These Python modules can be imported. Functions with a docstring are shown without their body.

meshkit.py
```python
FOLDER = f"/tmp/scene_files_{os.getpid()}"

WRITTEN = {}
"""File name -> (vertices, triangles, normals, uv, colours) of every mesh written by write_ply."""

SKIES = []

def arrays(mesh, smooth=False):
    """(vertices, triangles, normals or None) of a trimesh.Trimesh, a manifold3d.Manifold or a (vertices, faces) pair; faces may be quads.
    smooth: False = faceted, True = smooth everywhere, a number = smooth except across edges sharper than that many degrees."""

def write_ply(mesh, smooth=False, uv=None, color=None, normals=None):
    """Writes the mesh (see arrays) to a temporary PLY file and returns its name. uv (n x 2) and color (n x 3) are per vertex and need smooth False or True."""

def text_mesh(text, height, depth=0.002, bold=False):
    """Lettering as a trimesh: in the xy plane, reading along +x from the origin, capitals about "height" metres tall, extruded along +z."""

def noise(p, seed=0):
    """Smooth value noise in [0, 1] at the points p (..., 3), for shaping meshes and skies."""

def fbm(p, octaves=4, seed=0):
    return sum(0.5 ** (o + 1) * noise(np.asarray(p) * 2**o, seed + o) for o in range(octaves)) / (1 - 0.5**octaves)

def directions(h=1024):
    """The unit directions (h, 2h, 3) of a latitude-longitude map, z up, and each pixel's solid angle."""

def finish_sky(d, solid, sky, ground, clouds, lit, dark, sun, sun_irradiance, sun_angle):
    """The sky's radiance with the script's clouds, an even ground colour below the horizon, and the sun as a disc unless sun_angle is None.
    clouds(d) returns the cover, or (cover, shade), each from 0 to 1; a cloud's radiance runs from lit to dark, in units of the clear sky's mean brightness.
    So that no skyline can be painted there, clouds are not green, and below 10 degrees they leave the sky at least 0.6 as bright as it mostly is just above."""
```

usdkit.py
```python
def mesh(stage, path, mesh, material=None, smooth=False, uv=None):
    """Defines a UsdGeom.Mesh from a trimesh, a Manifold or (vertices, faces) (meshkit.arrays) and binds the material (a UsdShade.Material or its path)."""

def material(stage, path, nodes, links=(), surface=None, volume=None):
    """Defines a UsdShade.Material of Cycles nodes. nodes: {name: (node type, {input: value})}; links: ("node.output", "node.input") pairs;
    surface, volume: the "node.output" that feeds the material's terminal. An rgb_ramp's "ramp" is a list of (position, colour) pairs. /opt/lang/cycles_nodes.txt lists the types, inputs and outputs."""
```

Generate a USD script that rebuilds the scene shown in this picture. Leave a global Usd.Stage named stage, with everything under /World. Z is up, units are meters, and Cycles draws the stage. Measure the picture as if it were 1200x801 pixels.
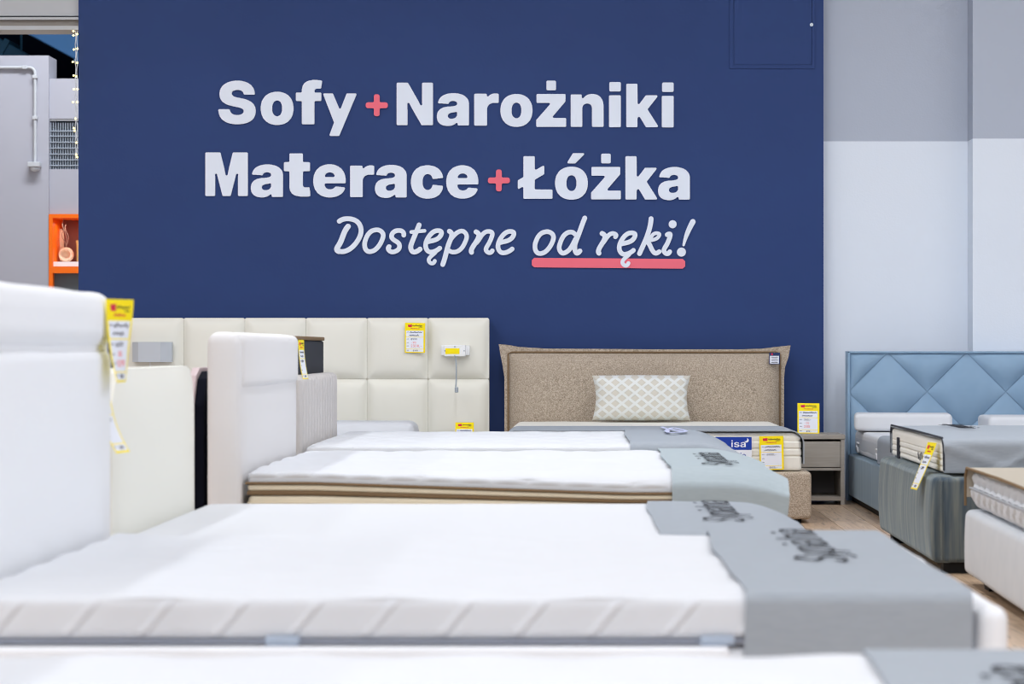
import math, glob
import numpy as np, trimesh
from shapely import box as sbox, union_all, affinity
from shapely.geometry import Polygon, LineString, Point, MultiPolygon
import usdkit, meshkit
from pxr import Usd, UsdGeom, UsdLux, UsdShade, Gf, Sdf, Vt

stage = Usd.Stage.CreateInMemory()
UsdGeom.SetStageUpAxis(stage, 'Z')
UsdGeom.SetStageMetersPerUnit(stage, 1.0)
UsdGeom.Xform.Define(stage, '/World')
UsdGeom.Scope.Define(stage, '/World/Looks')

# ------------------------------------------------------------------ camera, exposure, lights
H = 0.945                      # eye height
F = 85 / 36 * 1200             # focal length in pixels of the 1200 px frame
CX, CY = 690.0, 408.0          # where the view axis meets the picture (the print is a crop)
cam = UsdGeom.Camera.Define(stage, '/World/camera')
cam.AddTranslateOp().Set((0, 0, H))
cam.AddRotateXOp().Set(90)
cam.CreateFocalLengthAttr(85.0)
cam.CreateHorizontalApertureAttr(36.0)
cam.CreateVerticalApertureAttr(36.0 * 801 / 1200)
cam.CreateHorizontalApertureOffsetAttr((600 - CX) / 1200 * 36)
cam.CreateVerticalApertureOffsetAttr((CY - 400.5) / 1200 * 36)
cam.CreateFStopAttr(4.5)
cam.CreateFocusDistanceAttr(14.2)
cam.CreateClippingRangeAttr((0.05, 200))
cam.CreateExposureAttr(-0.43)

CEIL = 4.7
LAMP, LCOL = 30.0, (0.97, 0.99, 1.03)
def rect_light(name, x, y, z, w, d, power, col=LCOL):
    l = UsdLux.RectLight.Define(stage, '/World/' + name)
    l.AddTranslateOp().Set((x, y, z))
    l.CreateWidthAttr(w); l.CreateHeightAttr(d)
    l.CreateIntensityAttr(power); l.CreateColorAttr(Gf.Vec3f(*col))
k = 0
for lx in (-6.0, -3.2, -0.4, 2.4, 5.2):                 # ceiling light lines of the shop
    for y0, y1, gain in ((-3.4, 1.6, 1.3), (2.4, 7.4, 0.46), (8.2, 13.2, 0.98)):
        k += 1
        rect_light('ceiling_lamp_%03d' % k, lx, (y0 + y1) / 2, CEIL - 0.12, 0.26, y1 - y0, LAMP * gain)
rect_light('passage_lamp_001', -3.6, 18.0, 5.8, 2.4, 0.8, 55.0)
rect_light('niche_lamp_001', -4.2, 20.12, 1.985, 0.4, 0.1, 9.0, (1.0, 0.9, 0.78))
dome = UsdLux.DomeLight.Define(stage, '/World/dome')
dome.CreateIntensityAttr(0.3); dome.CreateColorAttr(Gf.Vec3f(0.95, 0.98, 1.0))

def at(px, py, Y):             # the world point seen at picture point (px, py) at distance Y
    s = F / Y
    return np.array([(px - CX) / s, Y, H - (py - CY) / s])
def ax(px, Y): return (px - CX) * Y / F
def az(py, Y): return H - (py - CY) * Y / F

# ------------------------------------------------------------------ materials
def lin(r, g, b):
    c = np.array([r, g, b]) / 255.0
    return tuple(float(v) for v in np.where(c <= 0.04045, c / 12.92, ((c + 0.055) / 1.055) ** 2.4))
MATS = {}
def mat(name, rgb, rough=0.7, spec=0.3, sheen=0.0, noise=None, bump=None, metal=0.0, rgb2=None, emit=None, sheen_tint=None):
    """noise: (scale xyz, strength) mixes rgb with rgb2; bump: (scale xyz, distance)."""
    if name in MATS: return MATS[name]
    c = lin(*rgb)
    n = {'p': ('principled_bsdf', {'base_color': c, 'roughness': rough, 'specular_ior_level': spec, 'metallic': metal, 'sheen_weight': sheen, 'sheen_roughness': 0.4})}
    if sheen_tint: n['p'][1]['sheen_tint'] = lin(*sheen_tint)
    l = []
    if emit:
        n['p'][1]['emission_color'] = lin(*emit[0]); n['p'][1]['emission_strength'] = emit[1]
    if noise or bump: n['tc'] = ('geometry', {})
    if noise:
        n['m1'] = ('mapping', {'scale': noise[0]}); n['n1'] = ('noise_texture', {'scale': 1.0, 'detail': 4.0, 'roughness': 0.6})
        d = noise[1]
        n['r1'] = ('rgb_ramp', {'ramp': [(0.5 - d, c), (0.5 + d, lin(*rgb2))]})
        l += [('tc.position', 'm1.vector'), ('m1.vector', 'n1.vector'), ('n1.fac', 'r1.fac'), ('r1.color', 'p.base_color')]
    if bump:
        n['m2'] = ('mapping', {'scale': bump[0]}); n['n2'] = ('noise_texture', {'scale': 1.0, 'detail': 3.0, 'roughness': 0.6})
        n['b'] = ('bump', {'strength': 1.0, 'distance': bump[1]})
        l += [('tc.position', 'm2.vector'), ('m2.vector', 'n2.vector'), ('n2.fac', 'b.height'), ('b.normal', 'p.normal')]
    MATS[name] = usdkit.material(stage, '/World/Looks/' + name, n, l, surface='p.BSDF')
    return MATS[name]

m_navy = mat('navy_paint', (37, 59, 110), 0.6, 0.25, noise=((0.9, 0.9, 1.3), 0.3), rgb2=(41, 65, 118), bump=((60, 60, 60), 0.0006))
m_letter = mat('letter_white', (226, 234, 247), 0.5, 0.3)
m_coral = mat('coral_red', (240, 110, 128), 0.5, 0.3)
m_ceil = mat('ceiling_white', (200, 204, 210), 0.9, 0.1)
m_wallwhite = mat('wall_white', (222, 226, 232), 0.8, 0.2)
m_white = mat('mattress_white', (215, 218, 223), 0.85, 0.2, bump=((220, 220, 220), 0.0007))
m_whitesoft = mat('white_upholstery', (236, 239, 244), 0.85, 0.2, sheen=0.15, bump=((70, 70, 70), 0.001))
m_cream = mat('cream_upholstery', (238, 238, 230), 0.8, 0.2, bump=((120, 120, 120), 0.0007))
m_greywhite = mat('pearl_upholstery', (226, 225, 226), 0.8, 0.25, bump=((150, 150, 150), 0.0006))
m_ivory = mat('ivory_leatherette', (232, 231, 221), 0.5, 0.35, bump=((160, 160, 160), 0.0005))
m_ivoryseam = mat('ivory_backing', (190, 186, 170), 0.7, 0.2)
m_taupe = mat('taupe_weave', (138, 124, 108), 0.9, 0.15, noise=((170, 170, 170), 0.16), rgb2=(206, 192, 175), bump=((260, 260, 260), 0.0015))
m_grey = mat('grey_cover_cloth', (152, 160, 169), 0.9, 0.15, noise=((25, 140, 140), 0.35), rgb2=(165, 172, 180), bump=((300, 300, 300), 0.0008))
m_greygreen = mat('pale_grey_cover_cloth', (160, 172, 178), 0.9, 0.15, noise=((25, 140, 140), 0.35), rgb2=(174, 185, 190), bump=((300, 300, 300), 0.0008))
m_beigecloth = mat('beige_cover_cloth', (182, 174, 160), 0.9, 0.15, bump=((260, 260, 260), 0.0008))
m_browntrim = mat('brown_piping', (128, 106, 80), 0.8, 0.2)
m_tanside = mat('tan_knit_border', (234, 223, 199), 0.9, 0.15, bump=((240, 240, 240), 0.001))
m_creamside = mat('cream_knit_border', (238, 236, 227), 0.9, 0.15, bump=((240, 240, 240), 0.001))
m_blue = mat('blue_velvet', (133, 162, 189), 0.7, 0.2, sheen=0.6, noise=((5, 5, 5), 0.3), rgb2=(146, 174, 199), sheen_tint=(190, 210, 230))
m_steelvelvet = mat('steel_blue_velvet', (96, 117, 135), 0.75, 0.2, sheen=0.55, noise=((22, 22, 1.6), 0.18), rgb2=(120, 140, 152), sheen_tint=(190, 205, 215))
m_slate = mat('slate_velvet', (68, 82, 94), 0.75, 0.2, sheen=0.55, noise=((26, 26, 1.6), 0.15), rgb2=(122, 127, 122), bump=((200, 200, 200), 0.0008), sheen_tint=(190, 205, 210))
m_paleboucle = mat('pale_grey_fabric', (210, 215, 221), 0.9, 0.2, noise=((9, 9, 9), 0.3), rgb2=(219, 223, 228), bump=((220, 220, 220), 0.001))
m_black = mat('black_plastic', (18, 18, 20), 0.6, 0.3)
m_blackcloth = mat('black_backing_cloth', (16, 18, 30), 0.9, 0.1)
m_charcoal = mat('charcoal_cloth', (62, 65, 72), 0.9, 0.15, bump=((200, 200, 200), 0.0008))
m_pink = mat('dusty_pink_cloth', (212, 194, 196), 0.9, 0.2)
m_rib = mat('silver_ribbed_cloth', (205, 201, 199), 0.9, 0.2, bump=((200, 200, 200), 0.001))
m_oak = mat('grey_oak_wood', (148, 142, 134), 0.6, 0.3, noise=((4, 60, 90), 0.3), rgb2=(168, 162, 154))
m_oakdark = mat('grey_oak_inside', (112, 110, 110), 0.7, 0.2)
m_yellow = mat('yellow_print', (255, 232, 0), 0.45, 0.3)
m_paper = mat('white_print', (236, 240, 250), 0.45, 0.3)
m_ink = mat('dark_ink', (28, 30, 52), 0.6, 0.2)
m_redink = mat('red_ink', (238, 88, 84), 0.6, 0.2)
m_logored = mat('logo_red', (214, 40, 74), 0.5, 0.3)
m_tagblue = mat('blue_print', (22, 62, 168), 0.45, 0.3)
m_tagnavy = mat('navy_print', (34, 52, 100), 0.5, 0.3)
m_lavender = mat('lavender_print', (196, 202, 232), 0.6, 0.2)
m_coverink = mat('black_cover_print', (44, 46, 52), 0.7, 0.2)
m_lampgrey = mat('satin_grey_plastic', (190, 196, 204), 0.4, 0.4)
m_lampwhite = mat('white_plastic', (240, 242, 244), 0.35, 0.4)
m_steel = mat('brushed_steel', (176, 186, 196), 0.35, 0.5, metal=0.8)
m_handle = mat('bluegrey_strap', (168, 182, 200), 0.8, 0.2)
m_greyline = mat('grey_piping', (160, 165, 178), 0.8, 0.2)
m_corridor = mat('corridor_grey', (168, 170, 182), 0.8, 0.2, noise=((0.6, 0.6, 0.6), 0.3), rgb2=(176, 177, 186))
m_fascia = mat('fascia_grey', (188, 192, 197), 0.7, 0.25)
m_fasciabrown = mat('fascia_taupe', (150, 144, 138), 0.6, 0.25)
m_fasciadark = mat('fascia_gap', (70, 70, 72), 0.8, 0.2)
m_void = mat('dark_ceiling_void', (10, 20, 40), 0.9, 0.1)
m_duct = mat('blue_duct', (84, 138, 196), 0.6, 0.3)
m_duct2 = mat('teal_duct', (44, 92, 122), 0.6, 0.3)
m_orange = mat('orange_lacquer', (250, 112, 0), 0.4, 0.4)
m_brownwall = mat('brown_niche', (140, 92, 84), 0.8, 0.2)
m_vase = mat('bone_ceramic', (234, 206, 178), 0.7, 0.3)
m_vase2 = mat('straw_ceramic', (222, 190, 128), 0.7, 0.3)
m_twig = mat('dried_twig', (172, 140, 128), 0.8, 0.2)
m_tagnavyless = mat('slate_panel', (96, 104, 110), 0.7, 0.2)
m_galv = mat('galvanised_steel', (168, 178, 190), 0.45, 0.4, metal=0.3)
m_duskglass = mat('dark_opening', (34, 48, 66), 0.5, 0.3, noise=((2.5, 2.5, 3.5), 0.15), rgb2=(96, 112, 134))
m_bulb = mat('warm_bulb', (255, 236, 170), 0.4, 0.3, emit=((255, 224, 120), 5.0))
m_wire = mat('clear_wire', (206, 212, 220), 0.3, 0.5)
m_navyline = mat('navy_groove', (30, 42, 80), 0.7, 0.2)
m_floorbase = mat('floor_base', (60, 46, 36), 0.7, 0.2)
m_plasticwrap = mat('milky_plastic', (226, 230, 238), 0.3, 0.5)

def paint_two_tone():
    n = {'g': ('geometry', {}), 's': ('separate_xyz', {}), 'lt': ('math', {'math_type': 'less_than', 'value2': ZPAINT}),
         'mx': ('mix', {'color1': lin(176, 184, 199), 'color2': lin(222, 230, 241)}),
         'nz': ('noise_texture', {'scale': 90.0}), 'b': ('bump', {'distance': 0.0006}),
         'p': ('principled_bsdf', {'roughness': 0.75, 'specular_ior_level': 0.2})}
    l = [('g.position', 's.vector'), ('s.z', 'lt.value1'), ('lt.value', 'mx.fac'), ('mx.color', 'p.base_color'), ('g.position', 'nz.vector'), ('nz.fac', 'b.height'), ('b.normal', 'p.normal')]
    return usdkit.material(stage, '/World/Looks/two_tone_wall_paint', n, l, surface='p.BSDF')
ZPAINT = az(165.5, 15.35)
m_twotone = paint_two_tone()

def pillow_material(px, pz):
    """white cushion cloth woven with a lattice of beige diamonds"""
    n = {'t': ('texture_coordinate', {}), 's': ('separate_xyz', {}), 'p': ('principled_bsdf', {'roughness': 0.85, 'specular_ior_level': 0.2}),
         'x': ('math', {'math_type': 'multiply', 'value2': 1 / px}), 'z': ('math', {'math_type': 'multiply', 'value2': 1 / pz}),
         'a': ('math', {'math_type': 'add'}), 'b': ('math', {'math_type': 'subtract'}),
         'fa': ('math', {'math_type': 'pingpong', 'value2': 0.5}), 'fb': ('math', {'math_type': 'pingpong', 'value2': 0.5}),
         'mn': ('math', {'math_type': 'minimum'}), 'r': ('map_range', {'from_min': 0.15, 'from_max': 0.18, 'clamp': True}),
         'mx': ('mix', {'color1': lin(228, 231, 229), 'color2': lin(212, 208, 197)}), 'bu': ('bump', {'distance': 0.002, 'invert': True})}
    l = [('t.object', 's.vector'), ('s.x', 'x.value1'), ('s.z', 'z.value1'), ('x.value', 'a.value1'), ('z.value', 'a.value2'), ('x.value', 'b.value1'), ('z.value', 'b.value2'),
         ('a.value', 'fa.value1'), ('b.value', 'fb.value1'), ('fa.value', 'mn.value1'), ('fb.value', 'mn.value2'), ('mn.value', 'r.value'), ('r.result', 'mx.fac'), ('mx.color', 'p.base_color'),
         ('r.result', 'bu.height'), ('bu.normal', 'p.normal')]
    return usdkit.material(stage, '/World/Looks/lattice_cushion_cloth', n, l, surface='p.BSDF')
m_lattice = pillow_material(0.08, 0.064)

def wood_floor(name, a, b):
    n = {'g': ('geometry', {}), 'm': ('mapping', {'scale': (26, 1.6, 1)}), 'n': ('noise_texture', {'scale': 1.0, 'detail': 5.0, 'distortion': 1.4}),
         'r': ('rgb_ramp', {'ramp': [(0.3, lin(*a)), (0.55, lin(*b)), (0.7, lin(*(0.78 * np.array(a))))]}),
         'p': ('principled_bsdf', {'roughness': 0.34, 'specular_ior_level': 0.4})}
    l = [('g.position', 'm.vector'), ('m.vector', 'n.vector'), ('n.fac', 'r.fac'), ('r.color', 'p.base_color')]
    return usdkit.material(stage, '/World/Looks/' + name, n, l, surface='p.BSDF')
m_planks = [wood_floor('plank_brown', (164, 134, 106), (202, 175, 146)), wood_floor('plank_tan', (174, 148, 122), (210, 184, 158)), wood_floor('plank_umber', (154, 127, 102), (192, 164, 136))]

# ------------------------------------------------------------------ scene graph helpers
USED = {}
def numbered(path):
    n = USED.get(path, 0); USED[path] = n + 1
    return path if n == 0 else '%s_%03d' % (path, n)
def tag(prim, label=None, cat=None, group=None, kind=None):
    for k_, v_ in (('label', label), ('category', cat), ('group', group), ('kind', kind)):
        if v_: prim.SetCustomDataByKey(k_, v_)
    return prim
def thing(name, label, cat, loc=(0, 0, 0), rotz=0.0, group=None, kind=None):
    x = UsdGeom.Xform.Define(stage, numbered('/World/' + name))
    x.AddTranslateOp().Set(tuple(float(v) for v in loc))
    if rotz: x.AddRotateZOp().Set(float(rotz))
    return tag(x.GetPrim(), label, cat, group, kind)
def part(parent, name, mesh, m, smooth=35, label=None, kind=None):
    p = '/World' if parent is None else str(parent.GetPath())
    prim = usdkit.mesh(stage, numbered(p + '/' + name), mesh, m, smooth=smooth).GetPrim()
    return tag(prim, label, None, None, kind)
def struct(name, mesh=None, m=None, smooth=False):
    if mesh is None:
        return tag(UsdGeom.Xform.Define(stage, numbered('/World/' + name)).GetPrim(), kind='structure')
    return tag(part(None, name, mesh, m, smooth), kind='structure')

# ------------------------------------------------------------------ shape helpers
cat_ = trimesh.util.concatenate
def bx(x0, x1, y0, y1, z0, z1):
    b = trimesh.creation.box((x1 - x0, y1 - y0, z1 - z0)); b.apply_translation(((x0 + x1) / 2, (y0 + y1) / 2, (z0 + z1) / 2)); return b
def axis_samples(a, b, r, n):
    if r <= 0: return np.linspace(a, b, n + 1)
    e = r * (1 - np.cos(np.linspace(0, np.pi / 2, 5)))
    return np.unique(np.round(np.concatenate([a + e, np.linspace(a + r, b - r, max(n, 1) + 1), b - e]), 6))
def softbox(x0, x1, y0, y1, z0, z1, r, n=(4, 4, 2), rbot=None, disp=None):
    """A box with rounded edges on a fine grid; disp(points, normals) -> how far each point moves along its normal."""
    half = 0.495 * min(x1 - x0, y1 - y0, z1 - z0)
    rb = min(r if rbot is None else rbot, half); r = min(r, half)
    rm = max(r, rb)
    X, Y, Z = (axis_samples(a, b, min(rm, (b - a) * 0.49), k_) for (a, b), k_ in zip(((x0, x1), (y0, y1), (z0, z1)), n))
    V, Fc, off = [], [], 0
    def face(U, W, f, flip):
        nonlocal off
        u, w = np.meshgrid(U, W, indexing='ij'); V.append(f(u.ravel(), w.ravel()))
        i, j = np.meshgrid(np.arange(len(U) - 1), np.arange(len(W) - 1), indexing='ij')
        a = (i * len(W) + j).ravel() + off; b = a + len(W); q = np.stack([a, b, b + 1, a + 1], 1)
        Fc.append(q[:, ::-1] if flip else q); off += len(U) * len(W)
    o = np.ones_like
    for zc, fl in ((z1, False), (z0, True)): face(X, Y, lambda u, w, c=zc: np.stack([u, w, c * o(u)], 1), fl)
    for yc, fl in ((y1, True), (y0, False)): face(X, Z, lambda u, w, c=yc: np.stack([u, c * o(u), w], 1), fl)
    for xc, fl in ((x1, False), (x0, True)): face(Y, Z, lambda u, w, c=xc: np.stack([c * o(u), u, w], 1), fl)
    q = np.vstack(Fc)
    m = trimesh.Trimesh(np.vstack(V), np.vstack([q[:, [0, 1, 2]], q[:, [0, 2, 3]]]), process=False); m.merge_vertices(digits_vertex=6)
    p = np.array(m.vertices)
    t = np.clip((p[:, 2] - z0) / (z1 - z0), 0, 1)
    rr = (rb + (r - rb) * t)[:, None]
    lo, hi = np.array([x0, y0, z0]) + rr, np.array([x1, y1, z1]) - rr
    mid = (lo + hi) / 2; lo, hi = np.minimum(lo, mid), np.maximum(hi, mid)
    c = np.clip(p, lo, hi); d = p - c; L = np.linalg.norm(d, axis=1, keepdims=True)
    nrm = np.where(L > 0, d / np.maximum(L, 1e-12), 0)
    m.vertices = np.where(L > 0, c + nrm * np.minimum(rr, L if rr.max() == 0 else rr), p)
    if disp is not None:
        vn = np.array(m.vertex_normals)
        p = np.array(m.vertices)
        m.vertices = p + vn * np.asarray(disp(p, vn))[:, None]
    return m
def fb(p, scale, seed=0, octaves=3):
    return meshkit.fbm(np.asarray(p) * scale, octaves, seed) - 0.5
def lumps(amount, scale, seed):
    return lambda p, n: amount * fb(p, scale, seed)
def rings(R, caps=True):
    """closed rings (k, n, 3) lofted"""
    k_, n = R.shape[:2]
    i, j = np.meshgrid(np.arange(k_ - 1), np.arange(n), indexing='ij')
    a = (i * n + j).ravel(); b = (i * n + (j + 1) % n).ravel()
    f = np.vstack([np.stack([a, b, b + n], 1), np.stack([a, b + n, a + n], 1)])
    v = R.reshape(-1, 3)
    if caps:
        v = np.vstack([v, R[0].mean(0), R[-1].mean(0)]); c0, c1 = len(v) - 2, len(v) - 1
        j = np.arange(n)
        f = np.vstack([f, np.stack([np.full(n, c0), (j + 1) % n, j], 1), np.stack([np.full(n, c1), (k_ - 1) * n + j, (k_ - 1) * n + (j + 1) % n], 1)])
    m = trimesh.Trimesh(v, f, process=False); m.merge_vertices(digits_vertex=6); m.fix_normals(); return m
def tube(pts, r, n=8):
    pts = np.asarray(pts, float); rad = np.broadcast_to(np.asarray(r, float), len(pts))
    t = np.gradient(pts, axis=0); t /= np.linalg.norm(t, axis=1, keepdims=True) + 1e-12
    up = np.array([0, 0, 1.0]) if abs(t[0][2]) < 0.9 else np.array([1.0, 0, 0])
    R = []
    for p, d, rr in zip(pts, t, rad):
        a = np.cross(d, up); a /= np.linalg.norm(a) + 1e-12; up = np.cross(a, d)
        th = np.linspace(0, 2 * np.pi, n, endpoint=False)
        R.append(p + rr * (np.cos(th)[:, None] * a + np.sin(th)[:, None] * up))
    return rings(np.array(R))
def puff(poly, H_, back, K=9, power=3.0, sub=0.03, soft=0.05):
    """A padded panel over a convex outline in its own xy plane: swells by H_ towards +z, edge at 0, flat back at -back."""
    P = Polygon(poly) if not isinstance(poly, Polygon) else poly
    ring = P.exterior; L = ring.length; n = max(24, int(L / sub))
    cs = np.array(ring.coords)[:-1]
    ds = sorted(set([round(x, 5) for x in np.linspace(0, L, n, endpoint=False)] + [round(ring.project(Point(c)), 5) for c in cs]))
    b = np.array([ring.interpolate(d).coords[0] for d in ds]); c = np.array(P.centroid.coords[0])
    R = [np.column_stack([c + (b - c) * 0.985, np.full(len(b), -back)]), np.column_stack([b, np.full(len(b), -back * 0.9)]), np.column_stack([b, np.zeros(len(b))])]
    hull = np.array((P.simplify(0.012) if P.simplify(0.012).is_valid else P).convex_hull.exterior.coords); e0, ed = hull[:-1], np.diff(hull, axis=0)
    en = np.column_stack([-ed[:, 1], ed[:, 0]]); el = np.linalg.norm(ed, axis=1); keep = el > 0.03; e0, en = e0[keep], en[keep] / el[keep][:, None]
    sg = np.sign(((c - e0) * en).sum(1)); wd = soft
    def hgt(p): return np.prod(1 - np.exp(-np.maximum(((p[:, None] - e0[None]) * en[None]).sum(2) * sg, 0) / wd), axis=1)
    top = hgt(c[None])[0]
    for t in 1 - np.linspace(0, 1, K + 1)[1:] ** 1.7:
        t = max(t, 0.02); q = c + (b - c) * t
        R.append(np.column_stack([q, H_ * np.minimum(hgt(q) / top, 1.1)]))
    return rings(np.array(R))
def to_wall(m, Y, flip=1):     # own plane (x, y, +z out) -> world x, z, facing the camera (-y) at depth Y
    v = np.array(m.vertices); m = m.copy(); m.vertices = np.column_stack([v[:, 0], Y - v[:, 2], v[:, 1]]); m.fix_normals(); return m
def to_side(m, X, sign=1):     # own plane -> world y, z, facing +x (sign 1) at X
    v = np.array(m.vertices); m = m.copy(); m.vertices = np.column_stack([X + sign * v[:, 2], v[:, 0], v[:, 1]]); m.fix_normals(); return m
def polys(g):
    return [q for q in getattr(g, 'geoms', [g]) if isinstance(q, Polygon) and q.area > 1e-12]
def extrude(g, depth):
    return cat_([trimesh.creation.extrude_polygon(q, depth, engine='earcut') for q in polys(g)])
def rrect(x0, y0, x1, y1, r):
    return sbox(x0 + r, y0 + r, x1 - r, y1 - r).buffer(r, quad_segs=5) if r > 0 else sbox(x0, y0, x1, y1)
GL = {}
def glyph(text, weight=800, size=220):
    """Outline of a piece of lettering, y up, in units of its own raster (capitals about 0.727 * size)."""
    if (text, weight, size) in GL: return GL[(text, weight, size)]
    from PIL import Image, ImageDraw, ImageFont
    f = ImageFont.truetype(glob.glob('/opt/blender-*/*/datafiles/fonts/Inter.woff2')[0], size)
    f.set_variation_by_axes([20, weight])
    x0, y0, x1, y1 = f.getbbox(text, anchor='ls')
    im = Image.new('L', (x1 - x0 + 8, y1 - y0 + 8))
    ImageDraw.Draw(im).text((4 - x0, 4 - y0), text, 255, f, anchor='ls')
    on = np.pad(np.asarray(im) > 127, ((0, 0), (1, 1))).astype(np.int8)
    rows, st = np.nonzero(np.diff(on, axis=1) == 1); en = np.nonzero(np.diff(on, axis=1) == -1)[1]
    g = union_all(sbox(st, -rows - 1, en, -rows)).buffer(0.7).buffer(-0.7).simplify(0.6)
    g = affinity.translate(g, -4, 4 - y0)
    GL[(text, weight, size)] = g
    return g
def fit(g, x0, y0, x1, y1):
    a = g.bounds
    return affinity.affine_transform(g, [(x1 - x0) / (a[2] - a[0]), 0, 0, (y1 - y0) / (a[3] - a[1]), x0 - a[0] * (x1 - x0) / (a[2] - a[0]), y0 - a[1] * (y1 - y0) / (a[3] - a[1])])
def strokes(lines):
    """union of round-ended strokes: [(points, radius or radii)]"""
    out = []
    for pts, r in lines:
        pts = np.asarray(pts, float)
        if len(pts) > 2:           # a smooth curve through the points
            from scipy.interpolate import CubicSpline
            d = np.concatenate([[0], np.cumsum(np.linalg.norm(np.diff(pts, axis=0), axis=1))])
            u = np.linspace(0, d[-1], max(12, 7 * len(pts)))
            rr = np.interp(u, d, np.broadcast_to(np.asarray(r, float), len(pts)))
            pts = CubicSpline(d, pts)(u)
        else:
            rr = np.broadcast_to(np.asarray(r, float), len(pts))
        if len(pts) == 1: out.append(Point(pts[0]).buffer(rr[0], quad_segs=6)); continue
        for a, b, ra, rb in zip(pts[:-1], pts[1:], rr[:-1], rr[1:]):
            out.append(union_all([Point(a).buffer(ra, quad_segs=6), Point(b).buffer(rb, quad_segs=6)]).convex_hull)
    return union_all(out)

# ------------------------------------------------------------------ the setting
WY, PY = 15.35, 15.27                   # plain wall, front of the navy panel
floor = struct('floor')
part(floor, 'subfloor', bx(-9, 8, -4, 26, -0.1, -0.012), m_floorbase, False)
PW, PL = 0.19, 1.28
def plank(i, j):
    x, y = i * PW, j * PL + (i % 3) * 0.43
    g = 0.0012
    b = np.array([[x + g, y + g], [x + PW - g, y + g], [x + PW - g, y + PL - g], [x + g, y + PL - g]])
    R = [np.column_stack([b, np.full(4, -0.012)]), np.column_stack([b, np.full(4, -0.0008)]), np.column_stack([b + (b.mean(0) - b) * [0.02, 0.003], np.zeros(4)])]
    return rings(np.array(R))
rest = [[], [], []]
for i in range(-48, 42):
    for j in range(-4, 16):
        x, y = i * PW, j * PL
        tone = (i * 7 + j * 5 + i * j) % 3
        if 0.5 < x < 2.4 and y > 4 and y < 15.3: part(floor, 'plank', plank(i, j), m_planks[tone], False)
        elif y + PL + 0.9 < 26 and -9 < x < 7.8: rest[tone].append(plank(i, j))
for t_ in range(3):
    part(floor, 'far_planks', cat_(rest[t_]), m_planks[t_], False, kind='stuff')
struct('ceiling', bx(-9, 8, -4, 15.6, CEIL, CEIL + 0.1), m_ceil)
struct('wall_left', bx(-9.1, -9, -4, 26, -0.1, 6), m_wallwhite)
struct('wall_right', bx(8, 8.1, -4, 15.6, -0.1, CEIL), m_wallwhite)
struct('wall_front', bx(-9, 8, -4.1, -4, -0.1, CEIL), m_wallwhite)

XL, XR = ax(92, PY), ax(965, PY)
wall = struct('wall_back')
part(wall, 'plaster', bx(XL + 0.02, 8, WY, 15.6, -0.02, CEIL), m_twotone, False)
part(wall, 'feature_panel', bx(XL, XR, PY, WY + 0.02, -0.01, CEIL), m_navy, False, label='navy blue painted wall panel behind the lettering')
part(wall, 'pier', bx(ax(1140, 15.15), 8, 15.15, WY + 0.02, -0.02, CEIL), m_twotone, False)
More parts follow.
